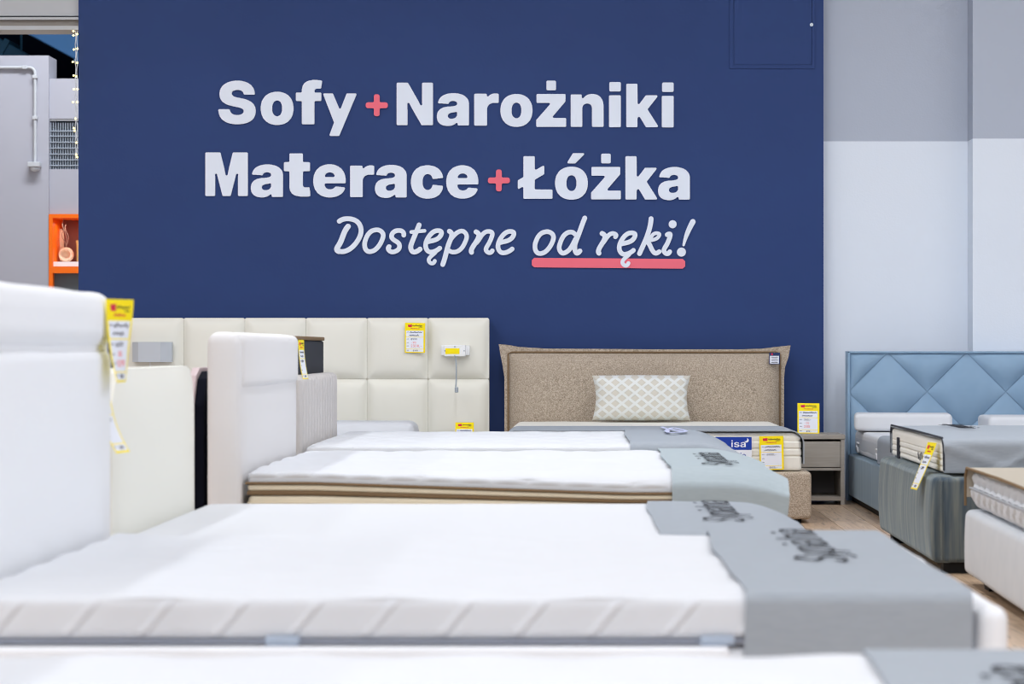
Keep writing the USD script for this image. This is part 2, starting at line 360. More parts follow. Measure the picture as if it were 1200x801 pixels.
# flush access hatch at the top right of the navy panel
hx0, hx1, hz = ax(855, PY), ax(955, PY), az(80.5, PY)
ring = sbox(hx0, hz, hx1, CEIL - 0.2).difference(sbox(hx0 + 0.024, hz + 0.022, hx1 - 0.018, CEIL - 0.3))
hm = extrude(ring, 0.006); v = np.array(hm.vertices); hm.vertices = np.column_stack([v[:, 0], PY - v[:, 2], v[:, 1]]); hm.fix_normals()
hatch = part(wall, 'access_hatch', hm, m_navy, False)
part(hatch, 'hatch_leaf', bx(hx0 + 0.028, hx1 - 0.022, PY - 0.003, PY, hz + 0.026, CEIL - 0.2), m_navy, False)
lock = trimesh.creation.cylinder(0.011, 0.012, sections=16); lock.apply_transform(trimesh.transformations.rotation_matrix(np.pi / 2, [1, 0, 0])); lock.apply_translation(at(951, 29, PY - 0.006))
part(hatch, 'lock', lock, m_steel)
struct('baseboard_back', bx(XR + 0.002, ax(1140, 15.15), WY - 0.015, WY, 0, 0.08), m_wallwhite)

# fascia over the passage on the left
fy = 15.30
fas = struct('trim_1')
part(fas, 'fascia_board', bx(-9, XL - 0.001, fy, fy + 0.2, az(18.5, fy), CEIL), m_fascia, False)
part(fas, 'shadow_gap', bx(-9, XL - 0.001, fy + 0.04, fy + 0.2, az(20.5, fy), az(18.5, fy)), m_fasciadark, False)
part(fas, 'upper_bead', bx(-9, XL - 0.001, fy - 0.02, fy + 0.2, az(23.5, fy), az(20.5, fy)), m_fascia, False)
part(fas, 'band', bx(-9, XL - 0.001, fy + 0.01, fy + 0.2, az(31, fy), az(23.5, fy)), m_fasciabrown, False)
part(fas, 'lower_bead', bx(-9, XL - 0.001, fy - 0.03, fy + 0.2, az(35.5, fy), az(31, fy)), m_fascia, False)

# passage beyond: grey walls, dark void with ducts
cy1, cy2 = 20.0, 20.03
w2 = struct('wall_left_passage')
part(w2, 'wall_panel', bx(-9, ax(57, cy1), cy1, cy1 + 0.3, -0.02, az(65, cy1)), m_corridor, False)
0 and part(w2, 'joint_strip', bx(ax(57, cy1), ax(58.2, cy1), cy1 + 0.05, cy1 + 0.3, -0.02, az(66, cy1)), m_wallwhite, False)
z_up, z_grt, z_grb, z_lo = az(92, cy2), az(139, cy2), az(198, cy2), az(251, cy2)
xa, xb = ax(58, cy2), -2.2
w3 = struct('wall_back_passage')
part(w3, 'upper_panel', bx(xa, xb, cy2, cy2 + 0.2, z_grt, z_up), m_corridor, False)
part(w3, 'middle_panel', bx(xa, xb, cy2, cy2 + 0.2, z_lo, z_grb), m_corridor, False)
part(w3, 'grille_backing', bx(xa, xb, cy2 + 0.3, cy2 + 0.35, z_grb, z_grt), m_duskglass, False)
zc = az(331, cy2)
part(w3, 'lower_panel', bx(xa, xb, cy2 + 0.02, cy2 + 0.2, -0.02, az(320, cy2)), m_tagnavyless, False)
struct('wall_right_passage', bx(-2.2, -2.1, 15.6, 26, -0.1, 6), m_wallwhite)
struct('wall_back_void', bx(-9, -2.1, 25, 25.2, -0.1, 6), m_void)
struct('ceiling_passage', bx(-9, -2.1, 15.6, 25.2, 5.9, 6), m_void)
def duct(p, q, w, d, name, label, m):
    p, q = np.array(p), np.array(q); v = q - p; L = np.linalg.norm(v)
    b = softbox(0, L, -d / 2, d / 2, -w / 2, w / 2, 0.02, (6, 2, 2)); a = math.atan2(v[2], v[0])
    o = thing(name, label, 'duct', (p + q) / 2)
    T = trimesh.transformations.rotation_matrix(-a, [0, 1, 0]); b.apply_translation((-L / 2, 0, 0)); b.apply_transform(T)
    part(o, 'duct_run', b, m)
    fl = softbox(-0.03, 0.03, -d / 2 - 0.03, d / 2 + 0.03, -w / 2 - 0.03, w / 2 + 0.03, 0.008, (1, 1, 1)); fl.apply_translation((L * 0.12, 0, 0)); fl.apply_transform(T)
    part(o, 'flange', fl, m)
    for k_ in (-0.3, 0.3):
        part(o, 'hanger', tube([(v[0] * k_, 0, v[2] * k_ + w / 2), (v[0] * k_, 0, 5.9 - (p[2] + q[2]) / 2)], 0.012, 6), m)
duct(at(54, -11, 23), at(166, 49, 23), 0.9, 0.5, 'air_duct', 'bright blue sloping air duct in the dark void above the passage', m_duct)
duct(at(-71, 33, 24), at(49, 99, 24), 0.40, 0.5, 'air_duct', 'dark teal sloping air duct in the dark void, left of the bright blue one', m_duct2)

# conduit on the grey passage wall
o = thing('cable_conduit', 'white plastic cable conduit bending down to a small box on the grey passage wall', 'conduit')
cyw = cy1 - 0.022
pts = [at(-60, 79, cyw), at(34, 79, cyw)] + [at(34 + 7 * math.sin(a), 86 - 7 * math.cos(a), cyw) for a in np.linspace(0.2, 1.5, 7)] + [at(41, 190, cyw)]
part(o, 'pipe', tube(pts, 0.012, 10), m_fascia)
for (cx_, cy_) in ((29, 79), (41, 90), (41, 138)):
    p = at(cx_, cy_, cyw); part(o, 'clip', softbox(p[0] - 0.02, p[0] + 0.02, p[1] - 0.018, p[1] + 0.021, p[2] - 0.014, p[2] + 0.014, 0.004, (1, 1, 1)), m_fascia)
p = at(41, 193, cyw); part(o, 'junction_box', softbox(p[0] - 0.05, p[0] + 0.05, p[1] - 0.06, p[1] + 0.02, p[2] - 0.02, p[2] + 0.02, 0.006, (1, 1, 1)), m_fascia)
d_ = trimesh.creation.icosphere(2, 0.04); d_.apply_scale((1, 0.8, 0.7)); d_.apply_translation(at(41, 197, cyw - 0.02)); part(o, 'sensor', d_, m_lampgrey)

# galvanised grille in the passage wall
o = thing('wall_grille', 'galvanised steel bar grille over a dark opening in the passage wall', 'grille')
gy = cy2 + 0.02
for i in range(14):
    x = ax(59.6 + 2.85 * i, gy)
    part(o, 'upright_bar', bx(x - 0.003, x + 0.003, gy, gy + 0.05, z_grb - 0.0, z_grt - 0.03), m_galv, False)
for q in (153.5, 159.5, 166.5, 173.5, 180.5, 187.2, 193.8):
    z = az(q, gy); part(o, 'cross_rod', bx(xa, xb, gy - 0.008, gy, z - 0.004, z + 0.004), m_galv, False)
part(o, 'top_rail', bx(xa, xb, gy - 0.012, gy + 0.05, az(141.5, gy), z_grt), m_fascia, False)

# orange display niche with vases
o = thing('display_niche', 'orange lacquered display niche with a brown back in the passage wall', 'display niche')
ny = cy2
nx0, nx1, nz0, nz1 = ax(58.5, ny), ax(112, ny), az(320, ny), az(251, ny)
part(o, 'back_panel', bx(nx0 + 0.02, nx1, ny + 0.34, ny + 0.37, nz0, nz1), m_brownwall, False)
part(o, 'shelf', bx(nx0 + 0.03, nx1 - 0.03, ny - 0.01, ny + 0.34, az(312, ny), az(306.5, ny)), m_lampwhite, False, label='white niche shelf')
part(o, 'side_board', bx(nx0, ax(63, ny), ny - 0.04, ny + 0.37, -0.01, nz1), m_orange, False)
part(o, 'side_board', bx(nx1 - 0.03, nx1, ny - 0.04, ny + 0.37, -0.01, nz1), m_orange, False)
part(o, 'top_board', bx(ax(63, ny), nx1 - 0.03, ny - 0.04, ny + 0.34, az(255.5, ny), nz1), m_orange, False)
part(o, 'lower_board', bx(ax(63, ny), nx1 - 0.03, ny - 0.04, ny + 0.34, nz0, az(312.2, ny)), m_orange, False)
def lathe(profile, n=28):
    th = np.linspace(0, 2 * np.pi, n, endpoint=False)
    return rings(np.array([np.column_stack([r * np.cos(th), r * np.sin(th), np.full(n, z)]) for r, z in profile]))
def vase(px, top, bot, wpx, prof, m, label, Y=None):
    Y = Y or ny + 0.2
    s = F / Y; zb = az(306.5, ny) + 0.001
    h = (bot - top) / s; w = wpx / s / 2
    v = thing('vase', label, 'vase', (ax(px, Y), Y, zb), group='vases in the orange niche')
    part(v, 'body', lathe([(w * a, h * b) for a, b in prof]), m, 50)
    return v, h, w
vase(70.5, 267, 306.5, 9.5, [(0.55, 0), (0.75, 0.05), (0.9, 0.4), (1, 0.7), (0.9, 0.9), (0.62, 0.97), (0.55, 1), (0.45, 1), (0.5, 0.9)], m_vase, 'tall bone coloured bottle-shaped vase at the back of the orange niche', ny + 0.25)
vase(64.8, 281, 306.5, 6, [(0.7, 0), (0.9, 0.1), (1, 0.5), (0.9, 0.9), (0.7, 1), (0.6, 1), (0.6, 0.9)], m_vase2, 'short straw yellow vase at the left end of the orange niche')
vase(92.5, 281, 306.5, 7, [(0.7, 0), (0.8, 0.1), (0.85, 0.8), (1, 0.95), (1, 1), (0.8, 1), (0.7, 0.9)], m_vase2, 'straw yellow vase half hidden by the navy panel edge')
vr, hr, wr = vase(77.5, 289.5, 306.5, 17.5, [(0.01, 0)] * 2 + [(0.01, 0.02), (0.01, 0.03)], m_vase, 'round disc vase with a hollow in its face, holding a dried twig', ny + 0.14)
stage.RemovePrim(str(vr.GetPath()) + '/body'); USED.pop(str(vr.GetPath()) + '/body')
th = np.linspace(0, 2 * np.pi, 40, endpoint=False)
prof = [(0.35, 0.02), (0.8, 0.028), (1.0, 0.0), (0.97, -0.03), (0.86, -0.05), (0.7, -0.052), (0.55, -0.03), (0.4, -0.012), (0.02, -0.008)]
part(vr, 'body', rings(np.array([np.column_stack([wr * a * np.cos(th), np.full(40, b + 0.01), wr + wr * a * np.sin(th)]) for a, b in prof])), m_vase, 50)
tw = thing('dried_twig', 'dried curling twig standing in the round disc vase', 'twig', (ax(77.5, ny + 0.14), ny + 0.14, az(306.5, ny) + 2 * wr - 0.01))
for dx, hh, cur in ((-0.01, 0.26, 0.3), (0.02, 0.2, -0.5), (-0.03, 0.17, 1.2)):
    t_ = np.linspace(0, 1, 14)
    part(tw, 'stem', tube(np.column_stack([dx * t_ + 0.03 * np.sin(6 * t_ + cur) * t_, 0.01 * np.cos(5 * t_ + cur) * t_, hh * t_]), 0.003, 5), m_twig)

# fairy lights hung at the passage corner
o = thing('string_lights', 'string of small warm fairy lights hanging at the left edge of the navy panel', 'string lights')
sy = 15.22
for x0, ph in ((88.6, 0), (90.3, 2)):
    t_ = np.linspace(36, 186, 60)
    part(o, 'wire', tube([at(x0 + 0.4 * math.sin(q * 0.33 + ph), q, sy) for q in t_], 0.0028, 5), m_wire)
for bxp, byp in ((86, 36.5), (86, 41.5), (90.3, 40), (86.6, 58), (90.8, 57), (85.2, 72.5), (90.4, 73.5), (86.2, 88.3), (89.6, 89.8), (86.5, 104.3), (90.9, 104.3), (85.8, 119.5), (90.8, 119.5), (88.5, 139), (86.5, 150), (87.2, 153), (89.8, 167), (89.2, 181), (90.3, 184)):
    b = trimesh.creation.icosphere(2, 0.0065); b.apply_translation(at(bxp, byp, sy)); bp = part(o, 'bulb', b, m_bulb)
    w0 = at(88.6 if bxp < 88.8 else 90.3, byp - 0.6, sy)
    part(o, 'bulb_wire', tube([w0, at(bxp, byp, sy)], 0.002, 5), m_wire)

# ------------------------------------------------------------------ lettering on the navy panel
LY = PY - 0.012
def to_m(g):                    # picture-frame outline (y down) -> metres on the panel
    s = LY / F
    return affinity.affine_transform(g, [s, 0, 0, -s, -CX * s, H + CY * s])
def put_letter(parent, g, m, name='letter', depth=0.012):
    q = to_m(g)
    e = extrude(q, depth); v = np.array(e.vertices); e.vertices = np.column_stack([v[:, 0], PY - v[:, 2], v[:, 1]]); e.fix_normals()
    return part(parent, name, e, m, 30)
def z1p(x, y): return (x / 5.005 + 230, y / 5.005 + 80)
EXTRA = {'ż': lambda b: rrect((b[0] + b[2]) / 2 - 5.6, b[1], (b[0] + b[2]) / 2 + 5.6, b[1] + 11.3, 1.6),
         'i': lambda b: rrect(b[0] + 0.3, b[1], b[2], b[1] + 11.0, 1.6),
         'ó': lambda b: Polygon([(b[0] + 14.0, b[1] + 11.6), (b[0] + 21.1, b[1]), (b[0] + 35.2, b[1]), (b[0] + 23.7, b[1] + 11.6)]).buffer(-0.8).buffer(1.0)}
BARE = {'ż': 'z', 'i': 'ı', 'ó': 'o'}
def bold_word(word, label, boxes, w=880):
    o = thing('wall_lettering', label, 'lettering', group='raised lettering on the navy panel')
    for ch, b in zip(word, boxes):
        top = b[1] + (15.6 if ch in EXTRA else 0)
        if ch == 'y': g = Polygon([z1p(*q) for q in ((742, 147), (801, 147), (843, 247), (882, 147), (942, 147), (838, 396), (779, 396), (808, 318))])
        else: g = affinity.scale(fit(glyph(BARE.get(ch, ch), w), b[0], -b[3], b[2], -top), 1, -1, origin=(0, 0))
        if ch in EXTRA: g = g.union(EXTRA[ch](b))
        put_letter(o, g.buffer(-1.1).buffer(2.4, quad_segs=4).buffer(-1.3), m_letter)
bold_word('Sofy', 'white bold raised lettering reading "Sofy", first word on the navy panel', [(255.8, 94.4, 299.5, 145.5), (305.5, 107.4, 343.9, 146.3), (346.7, 93.6, 377.5, 145.5), (378.3, 108.8, 418.2, 159.3)])
bold_word('Narożniki', 'white bold raised lettering reading "Narożniki" on the navy panel', [(464.8, 96.8, 507.3, 146.5), (511.9, 109, 549.5, 147.5), (555.7, 109.4, 584.4, 147.1), (586.4, 110, 624, 148.5), (628.4, 94.4, 663.4, 148.5), (668.8, 110, 707.3, 148.5), (713.7, 96, 727.5, 148.9), (733.9, 98, 771.8, 148.9), (775.6, 96.6, 789.4, 149.1)])
bold_word('Materace', 'white bold raised lettering reading "Materace" on the navy panel', [(240.6, 178.5, 290.3, 229.5), (293.9, 192.5, 331.5, 231.2), (332.7, 179.7, 363.9, 230.2), (367, 192.3, 405, 231.2), (410.2, 193.6, 438.4, 230.8), (439.4, 193, 476.5, 231.8), (481.5, 193.5, 519.1, 232.6), (522.9, 193.5, 560.5, 232.6)])
bold_word('Łóżka', 'white bold raised lettering reading "Łóżka" on the navy panel', [(606.8, 182.9, 647.4, 232.8), (650.4, 179.5, 688.9, 233.8), (692.7, 179.9, 727.5, 233.4), (732.9, 182.9, 770.8, 233.6), (771.2, 195.5, 808.4, 234.4)])
for (x0, y0, x1, y1), lb in (((428.6, 110.4, 454.4, 136), 'coral red plus sign after the word "Sofy"'), ((571.8, 198.5, 597.4, 224), 'coral red plus sign after the word "Materace"')):
    cx_, cy_ = (x0 + x1) / 2, (y0 + y1) / 2
    g = rrect(x0, cy_ - 3.4, x1, cy_ + 3.4, 2.6).union(rrect(cx_ - 3.4, y0, cx_ + 3.4, y1, 2.6)).buffer(1.5).buffer(-1.5)
    o = thing('wall_plus_sign', lb, 'plus sign', group='coral plus signs on the navy panel'); put_letter(o, g, m_coral, 'plus')
def sp(pts, ox, oy=240.0, dx=0.0, dy=0.0): return [((x + dx) / 5.4545 + ox, (y + dy) / 5.4545 + oy) for x, y in pts]
R1 = 15.6 / 5.4545
E_ = [(655, 237), (700, 226), (742, 198), (748, 172), (722, 164), (685, 182), (657, 222), (648, 268), (666, 297), (700, 298), (738, 276)]
OG = [(712, 300), (682, 328), (668, 355), (680, 371), (706, 358)]
O_ = [(325, 160), (295, 172), (266, 215), (258, 262), (274, 294), (308, 295), (345, 266), (370, 222), (374, 182), (352, 162), (325, 160)]
script1 = [
    [([(152, 137), (122, 190), (92, 258), (80, 284), (92, 296)], 1.1), ([(96, 104), (122, 91), (165, 89), (208, 105), (233, 145), (231, 190), (205, 240), (165, 280), (118, 298), (84, 290)], 1)],
    [(O_, 0.95)],
    [([(508, 193), (500, 170), (470, 163), (437, 180), (430, 204), (452, 228), (478, 250), (479, 275), (455, 296), (425, 298), (409, 281), (414, 266)], 0.95)],
    [([(606, 128), (588, 172), (560, 240), (553, 278), (566, 299), (590, 297), (612, 282)], 1), ([(556, 173), (640, 165)], 0.75)],
    [(E_, 0.95), (OG, 0.8)],
    [([(800, 168), (813, 181), (802, 232), (776, 318), (757, 380)], 1), ([(806, 225), (848, 178), (888, 168), (908, 190), (899, 240), (870, 284), (835, 301), (800, 293)], 0.9)],
    [([(970, 172), (985, 184), (971, 235), (941, 302)], 1), ([(968, 245), (1010, 190), (1045, 169), (1072, 177), (1069, 207), (1046, 256), (1034, 290), (1050, 304), (1074, 292)], 0.9)],
    [([(x + 463, y + 5) for x, y in E_], 0.95)]]
script2 = [
    [([(x - 111, y + 12) for x, y in O_], 0.95)],
    [([(402, 186), (370, 173), (335, 192), (309, 240), (303, 284), (321, 307), (350, 299), (384, 260), (408, 215)], 0.95), ([(465, 84), (445, 136), (416, 214), (401, 278), (411, 306), (434, 294)], 1)],
    [([(576, 182), (592, 195), (580, 240), (556, 308)], 1), ([(578, 245), (612, 200), (645, 182), (664, 190), (661, 204)], 0.9)],
    [([(x + 38, y + 14) for x, y in E_], 0.95)],
    [([(889, 88), (879, 150), (851, 230), (815, 310)], 1), ([(852, 238), (892, 224), (934, 206), (942, 187), (922, 180), (888, 206), (858, 240)], 0.75), ([(866, 236), (890, 276), (914, 307), (941, 298)], 0.95)],
    [([(992, 190), (1010, 186), (1004, 220), (984, 262), (972, 296), (985, 310), (1008, 299)], 0.95), ([(1027, 123)], 1.65)],
    [([(1156, 108), (1121, 180), (1097, 256)], [1.15, 0.95, 0.5]), ([(1083, 301)], 1.85)]]
def script_word(letters, ox, label, dy=0.0):
    o = thing('wall_lettering', label, 'lettering', group='raised lettering on the navy panel')
    for L in letters:
        put_letter(o, strokes([(sp(p, ox), np.asarray(r) * R1) for p, r in L]), m_letter)
    return o
script_word(script1, 380.0, 'white slanted script lettering reading "Dostępne"')
script_word(script2[:2], 600.0, 'white slanted script lettering reading "od"')
o = script_word(script2[2:], 600.0, 'white slanted script lettering reading "ręki!"')
g = strokes([([((x + 38) / 5.4545 + 600, (y + 14) / 5.4545 + 240) for x, y in OG], 0.8 * R1)])
put_letter(o, g, m_letter, 'letter_tail', 0.016)
o = thing('wall_underline', 'coral red bar underlining "od ręki!" on the navy panel', 'underline')
put_letter(o, Polygon([(626, 301.9), (800, 303.2), (803, 306), (803, 312), (800, 314.6), (626, 313), (623.2, 310.5), (623.2, 304.5)]).buffer(-1).buffer(1), m_coral, 'bar', 0.010)

# ------------------------------------------------------------------ printed cards
def bent(shape, depth, fmap):
    e = extrude(shape, depth); return warp(e, fmap)
def warp(e, fmap):
    e = e.copy(); e.vertices = fmap(np.array(e.vertices)); e.fix_normals(); return e
def sheet(x0, y0, x1, y1, z0, z1, nx=4, ny_=12):
    return softbox(x0, x1, y0, y1, z0, z1, 0, (nx, ny_, 1))
def squiggle(x0, x1, y, h, seed, r):
    rng = np.random.default_rng(seed); n = max(5, int((x1 - x0) / (h * 0.5)))
    x = np.linspace(x0, x1, n); yy = y + h * np.where(np.arange(n) % 2, rng.uniform(0.5, 1.0, n), rng.uniform(0, 0.25, n))
    return LineString(np.column_stack([x + rng.uniform(-0.15, 0.15, n) * h, yy])).buffer(r, quad_segs=2)
def words(text, x0, y0, h, weight=600, width=None):
    g = glyph(text, weight, 120); s = h / (0.727 * 120); g = affinity.scale(g, s, s, origin=(0, 0))
    if width: g = affinity.scale(g, width / (g.bounds[2] - g.bounds[0]), 1, origin=(0, 0))
    return affinity.translate(g, x0 - g.bounds[0], y0)
def price_card(label, fmap, w=0.13, h=0.185, price='6900,-', price2='8800,-', red=('', ''), top='', seed=1, grp='yellow price cards'):
    """a yellow card with white fields; drawn flat with its lower left corner at the origin and carried into place by fmap"""
    o = thing('price_card', label, 'price card', group=grp)
    part(o, 'card', warp(sheet(0, 0, w, h, -0.0012, 0), fmap), m_yellow, False)
    fx0, fx1 = 0.06 * w, 0.92 * w
    for y0, y1 in ((0.53, 0.74), (0.13, 0.515), (0.03, 0.115)):
        part(o, 'white_field', warp(sheet(fx0, y0 * h, fx1, y1 * h, 0, 0.0005), fmap), m_paper, False)
    part(o, 'logo', bent(Polygon([(0.16 * w, 0.86 * h), (0.34 * w, 0.855 * h), (0.35 * w, 0.945 * h), (0.14 * w, 0.935 * h)]), 0.0006, fmap), m_logored, False)
    ink = [squiggle(0.37 * w, 0.86 * w, 0.885 * h, 0.045 * h, seed, 0.011 * w), squiggle(0.68 * w, 0.86 * w, 0.852 * h, 0.02 * h, seed + 1, 0.008 * w)]
    ink2 = [squiggle(0.25 * w, 0.85 * w, 0.66 * h, 0.055 * h, seed + 2, 0.012 * w), squiggle(0.22 * w, 0.68 * w, 0.56 * h, 0.055 * h, seed + 3, 0.012 * w),
            words(price, 0.3 * w, 0.425 * h, 0.06 * h, 500), words(price2, 0.4 * w, 0.045 * h, 0.05 * h, 500)]
    small = [squiggle(0.1 * w, 0.2 * w, y * h, 0.018 * h, seed + 5, 0.006 * w) for y in (0.68, 0.45, 0.33, 0.22, 0.075)]
    part(o, 'logo_name', bent(union_all(ink), 0.0006, fmap), m_ink, False)
    part(o, 'heading', bent(words('PROMOCJA', 0.28 * w, 0.795 * h, 0.028 * h, 800, 0.44 * w), 0.0006, fmap), m_logored, False)
    part(o, 'handwriting', bent(union_all(ink2 + small), 0.0011, fmap), m_ink, False, kind='stuff')
    if red[0]:
        part(o, 'red_handwriting', bent(union_all([words(red[0], 0.32 * w, 0.31 * h, 0.065 * h, 400), words(red[1], 0.3 * w, 0.19 * h, 0.08 * h, 400)]), 0.0011, fmap), m_redink, False, kind='stuff')
    return o
def flat_map(corner, tilt=0.0, lean=0.0, yaw=0.0):
    """lower left corner; tilt turns the card in its plane, lean tips its top backwards"""
    c = np.asarray(corner, float)
    R = trimesh.transformations.euler_matrix(math.radians(90 - lean), 0, math.radians(yaw), 'sxyz')[:3, :3]
    t = math.radians(tilt); Q = np.array([[math.cos(t), -math.sin(t), 0], [math.sin(t), math.cos(t), 0], [0, 0, 1]])
    return lambda v: c + (np.asarray(v) @ Q.T) @ R.T

# ------------------------------------------------------------------ bed pieces (own frame: u from the head 0 to the foot, v across, z up)
def cover(u0, u1, hw, ztop, r, znear, zfar, t=0.005, disp=None, droop=0.0, droop_len=0.2, wave=0.008, seed=0, nu=36, zdroop=0.3, hem=0.004):
    """cloth sleeve lying over a mattress: an upside-down U swept from u0 to u1"""
    prof = [(-hw, znear + (ztop - r - znear) * a) for a in np.linspace(0, 1, 8)]
    prof += [(-hw + r - r * math.cos(a), ztop - r + r * math.sin(a)) for a in np.linspace(0, np.pi / 2, 8)[1:]]
    prof += [(-hw + r + (2 * hw - 2 * r) * a, ztop) for a in np.linspace(0, 1, 34)[1:]]
    prof += [(hw - r + r * math.sin(a), ztop - r + r * math.cos(a)) for a in np.linspace(0, np.pi / 2, 8)[1:]]
    prof += [(hw, ztop - r + (zfar - ztop + r) * a) for a in np.linspace(0, 1, 8)[1:]]
    P = np.array(prof); T = np.gradient(P, axis=0); N = np.column_stack([-T[:, 1], T[:, 0]]); N /= np.linalg.norm(N, axis=1, keepdims=True)
    us = np.linspace(0, 1, nu); n = len(P)
    out, inn = [], []
    for a in us:
        sarc = np.concatenate([[0], np.cumsum(np.linalg.norm(np.diff(P, axis=0), axis=1))])
        u = u0 + (u1 - u0) * a + wave * (1 - a) * (np.sin(sarc * 4.3 + seed) + 0.5 * np.sin(sarc * 9 + 2 * seed)) * 0.6 + hem * a * np.sin(sarc * 5 + seed)
        q = np.column_stack([u, P[:, 0], P[:, 1]])
        nn = np.column_stack([np.zeros(n), N])
        lift = np.zeros(n) if disp is None else np.asarray(disp(q, nn))
        e = (u - (u1 - droop_len)) / droop_len; e = np.clip(e, 0, 1)
        q = q + nn * (t + lift)[:, None]
        topw = np.clip((P[:, 1] - zdroop) / (ztop - zdroop), 0, 1)
        q[:, 2] -= droop * e ** 2 * topw
        out.append(q); inn.append(q - nn * t)
    out, inn = np.array(out), np.array(inn)
    def grid(n0, n1, off, flip):
        i, j = np.meshgrid(np.arange(n0 - 1), np.arange(n1 - 1), indexing='ij'); a = (i * n1 + j).ravel() + off; b = a + n1
        f = np.vstack([np.stack([a, b, b + 1], 1), np.stack([a, b + 1, a + 1], 1)]); return f[:, ::-1] if flip else f
    A = nu * n
    f = [grid(nu, n, 0, False), grid(nu, n, A, True)]
    idx = np.arange(nu * n).reshape(nu, n)
    for e in (idx[0], idx[-1], idx[:, 0], idx[:, -1]):
        f.append(np.vstack([np.stack([e[:-1], e[1:], e[1:] + A], 1), np.stack([e[:-1], e[1:] + A, e[:-1] + A], 1)]))
    m = trimesh.Trimesh(np.vstack([out.reshape(-1, 3), inn.reshape(-1, 3)]), np.vstack(f), process=False); m.fix_normals(); return m
def drooped(m, u1, dl, droop, zlo, zhi):
    """lets the foot end of a mattress piece sink like the cover on it"""
    v = np.array(m.vertices); e = np.clip((v[:, 0] - (u1 - dl)) / dl, 0, 1)
    v[:, 2] -= droop * e ** 2 * np.clip((v[:, 2] - zlo) / (zhi - zlo), 0, 1); m.vertices = v; return m
def cover_print(u_base, v0, length, cap, z, text='Sypialnia', turn=1):
    """slanted script printed on a cover's top; read from the foot of the bed"""
    g = glyph(text, 260, 160); g = affinity.skew(g, xs=16, origin=(0, 0)); b = g.bounds
    sx, sy_ = length / (b[2] - b[0]), cap / (0.727 * 160)
    g = affinity.affine_transform(g, [0, -sy_, sx, 0, u_base, v0])
    e = extrude(g.simplify(0.0005), 0.0012); e.apply_translation((0, 0, z)); return e
def wavy_lift(amount, seed, scale=(5, 3, 6)):
    return lambda q, n: np.maximum(amount * (fb(q * np.array(scale), 1.0, seed) + 0.25), 0)
def legs(o, L, hw, h, m=m_black, inset=0.06, s=0.05):
    for u in (inset, L - inset - s):
        for v in (-hw + inset, hw - inset - s):
            part(o, 'leg', bx(u, u + s, v, v + s, 0, h), m, False)

# ======================================================== row of beds on the left (heads to the left, feet to the right)
# --- foremost bed (only its top shows along the bottom edge)
FX = -1.16
o = thing('bed_base', 'white upholstered bed base of the foremost bed at the bottom edge of the picture', 'bed', (FX, 3.2, 0))
part(o, 'base', softbox(0, 2.06, -0.82, 0.82, 0.06, 0.30, 0.03, (12, 8, 3), disp=lumps(0.004, 3, 1)), m_whitesoft)
legs(o, 2.06, 0.82, 0.065)
part(o, 'headboard', softbox(-0.12, -0.01, -0.83, 0.83, 0.02, 1.05, 0.04, (2, 8, 8)), m_whitesoft)
o = thing('mattress', 'white mattress in the foreground, cut off by the bottom edge of the picture', 'mattress', (FX, 3.2, 0))
part(o, 'mattress_body', softbox(0.01, 2.02, -0.79, 0.79, 0.302, 0.442, 0.03, (80, 60, 4), disp=lambda p, n: 0.003 * np.sin(p[:, 0] * 21) * np.sin(p[:, 1] * 19) * (n[:, 2] > 0.6)), m_white)
o = thing('foot_cover', 'grey cloth foot cover on the foremost bed in the bottom right corner', 'mattress cover', (FX, 3.2, 0), group='grey foot covers on the beds')
part(o, 'cloth', cover(1.605, 2.08, 0.793, 0.446, 0.03, 0.31, 0.33, disp=wavy_lift(0.004, 5)), m_grey, 50)
part(o, 'print', cover_print(1.865, -0.45, 0.95, 0.12, 0.4565), m_coverink, False, label='black script printed on the cover')

# --- bed A: big white headboard, white mattress with slanting side quilting
AX, AY, AH = -1.30, 5.72, 0.84
o = thing('upholstered_bed', 'white upholstered bed with a tall roll-topped headboard at the left edge', 'bed', (AX, AY, 0))
part(o, 'base', softbox(0, 2.085, -0.819, 0.815, 0.06, 0.342, 0.03, (14, 8, 3), disp=lumps(0.006, 3, 2)), m_whitesoft)
legs(o, 2.1, 0.81, 0.065)
part(o, 'side_rail', softbox(0.02, 1.585, -0.85, -0.8195, 0.14, 0.3435, 0.012, (10, 1, 3)), m_whitesoft)
part(o, 'foot_bolster', softbox(2.09, 2.155, -0.80, 0.80, 0.09, 0.418, 0.03, (2, 20, 6), rbot=0.02, disp=lambda p, n: 0.010 * fb(p, 5, 3)), m_whitesoft)
pan = softbox(-0.115, -0.01, -0.87, 0.94, 0.05, 0.95, 0.04, (2, 24, 16), disp=lambda p, n: 0.006 * fb(p * [1, 4, 2], 1, 4))
hb = part(o, 'headboard', pan, m_whitesoft, 50)
part(o, 'headboard_core', softbox(-0.105, -0.022, -0.85, 0.934, 0.85, 1.05, 0.012, (1, 4, 2)), m_whitesoft)
rl = softbox(-0.125, -0.004, -0.87, 0.93, 0.94, 1.098, 0.05, (2, 26, 6), disp=lambda p, n: 0.008 * fb(p * [1, 3, 3], 1, 5))
part(o, 'headboard_roll', rl, m_whitesoft, 50)
def a_quilt(p, n):
    side = (np.abs(n[:, 2]) < 0.5) & (np.abs(n[:, 1]) > 0.5)
    f = np.mod((p[:, 0] - 0.85 * (p[:, 2] - 0.35)) / 0.152, 1.0)
    ridge = 0.0045 * np.exp(-((f - 0.5) / 0.07) ** 2) - 0.002 * np.exp(-((f - 0.62) / 0.05) ** 2)
    top = n[:, 2] > 0.6
    wav = 0.0045 * np.sin(p[:, 0] * 14 + 1.5 * np.sin(p[:, 1] * 9)) * np.sin(p[:, 1] * 10 + 1.2 * np.sin(p[:, 0] * 7))
    return ridge * side + wav * top
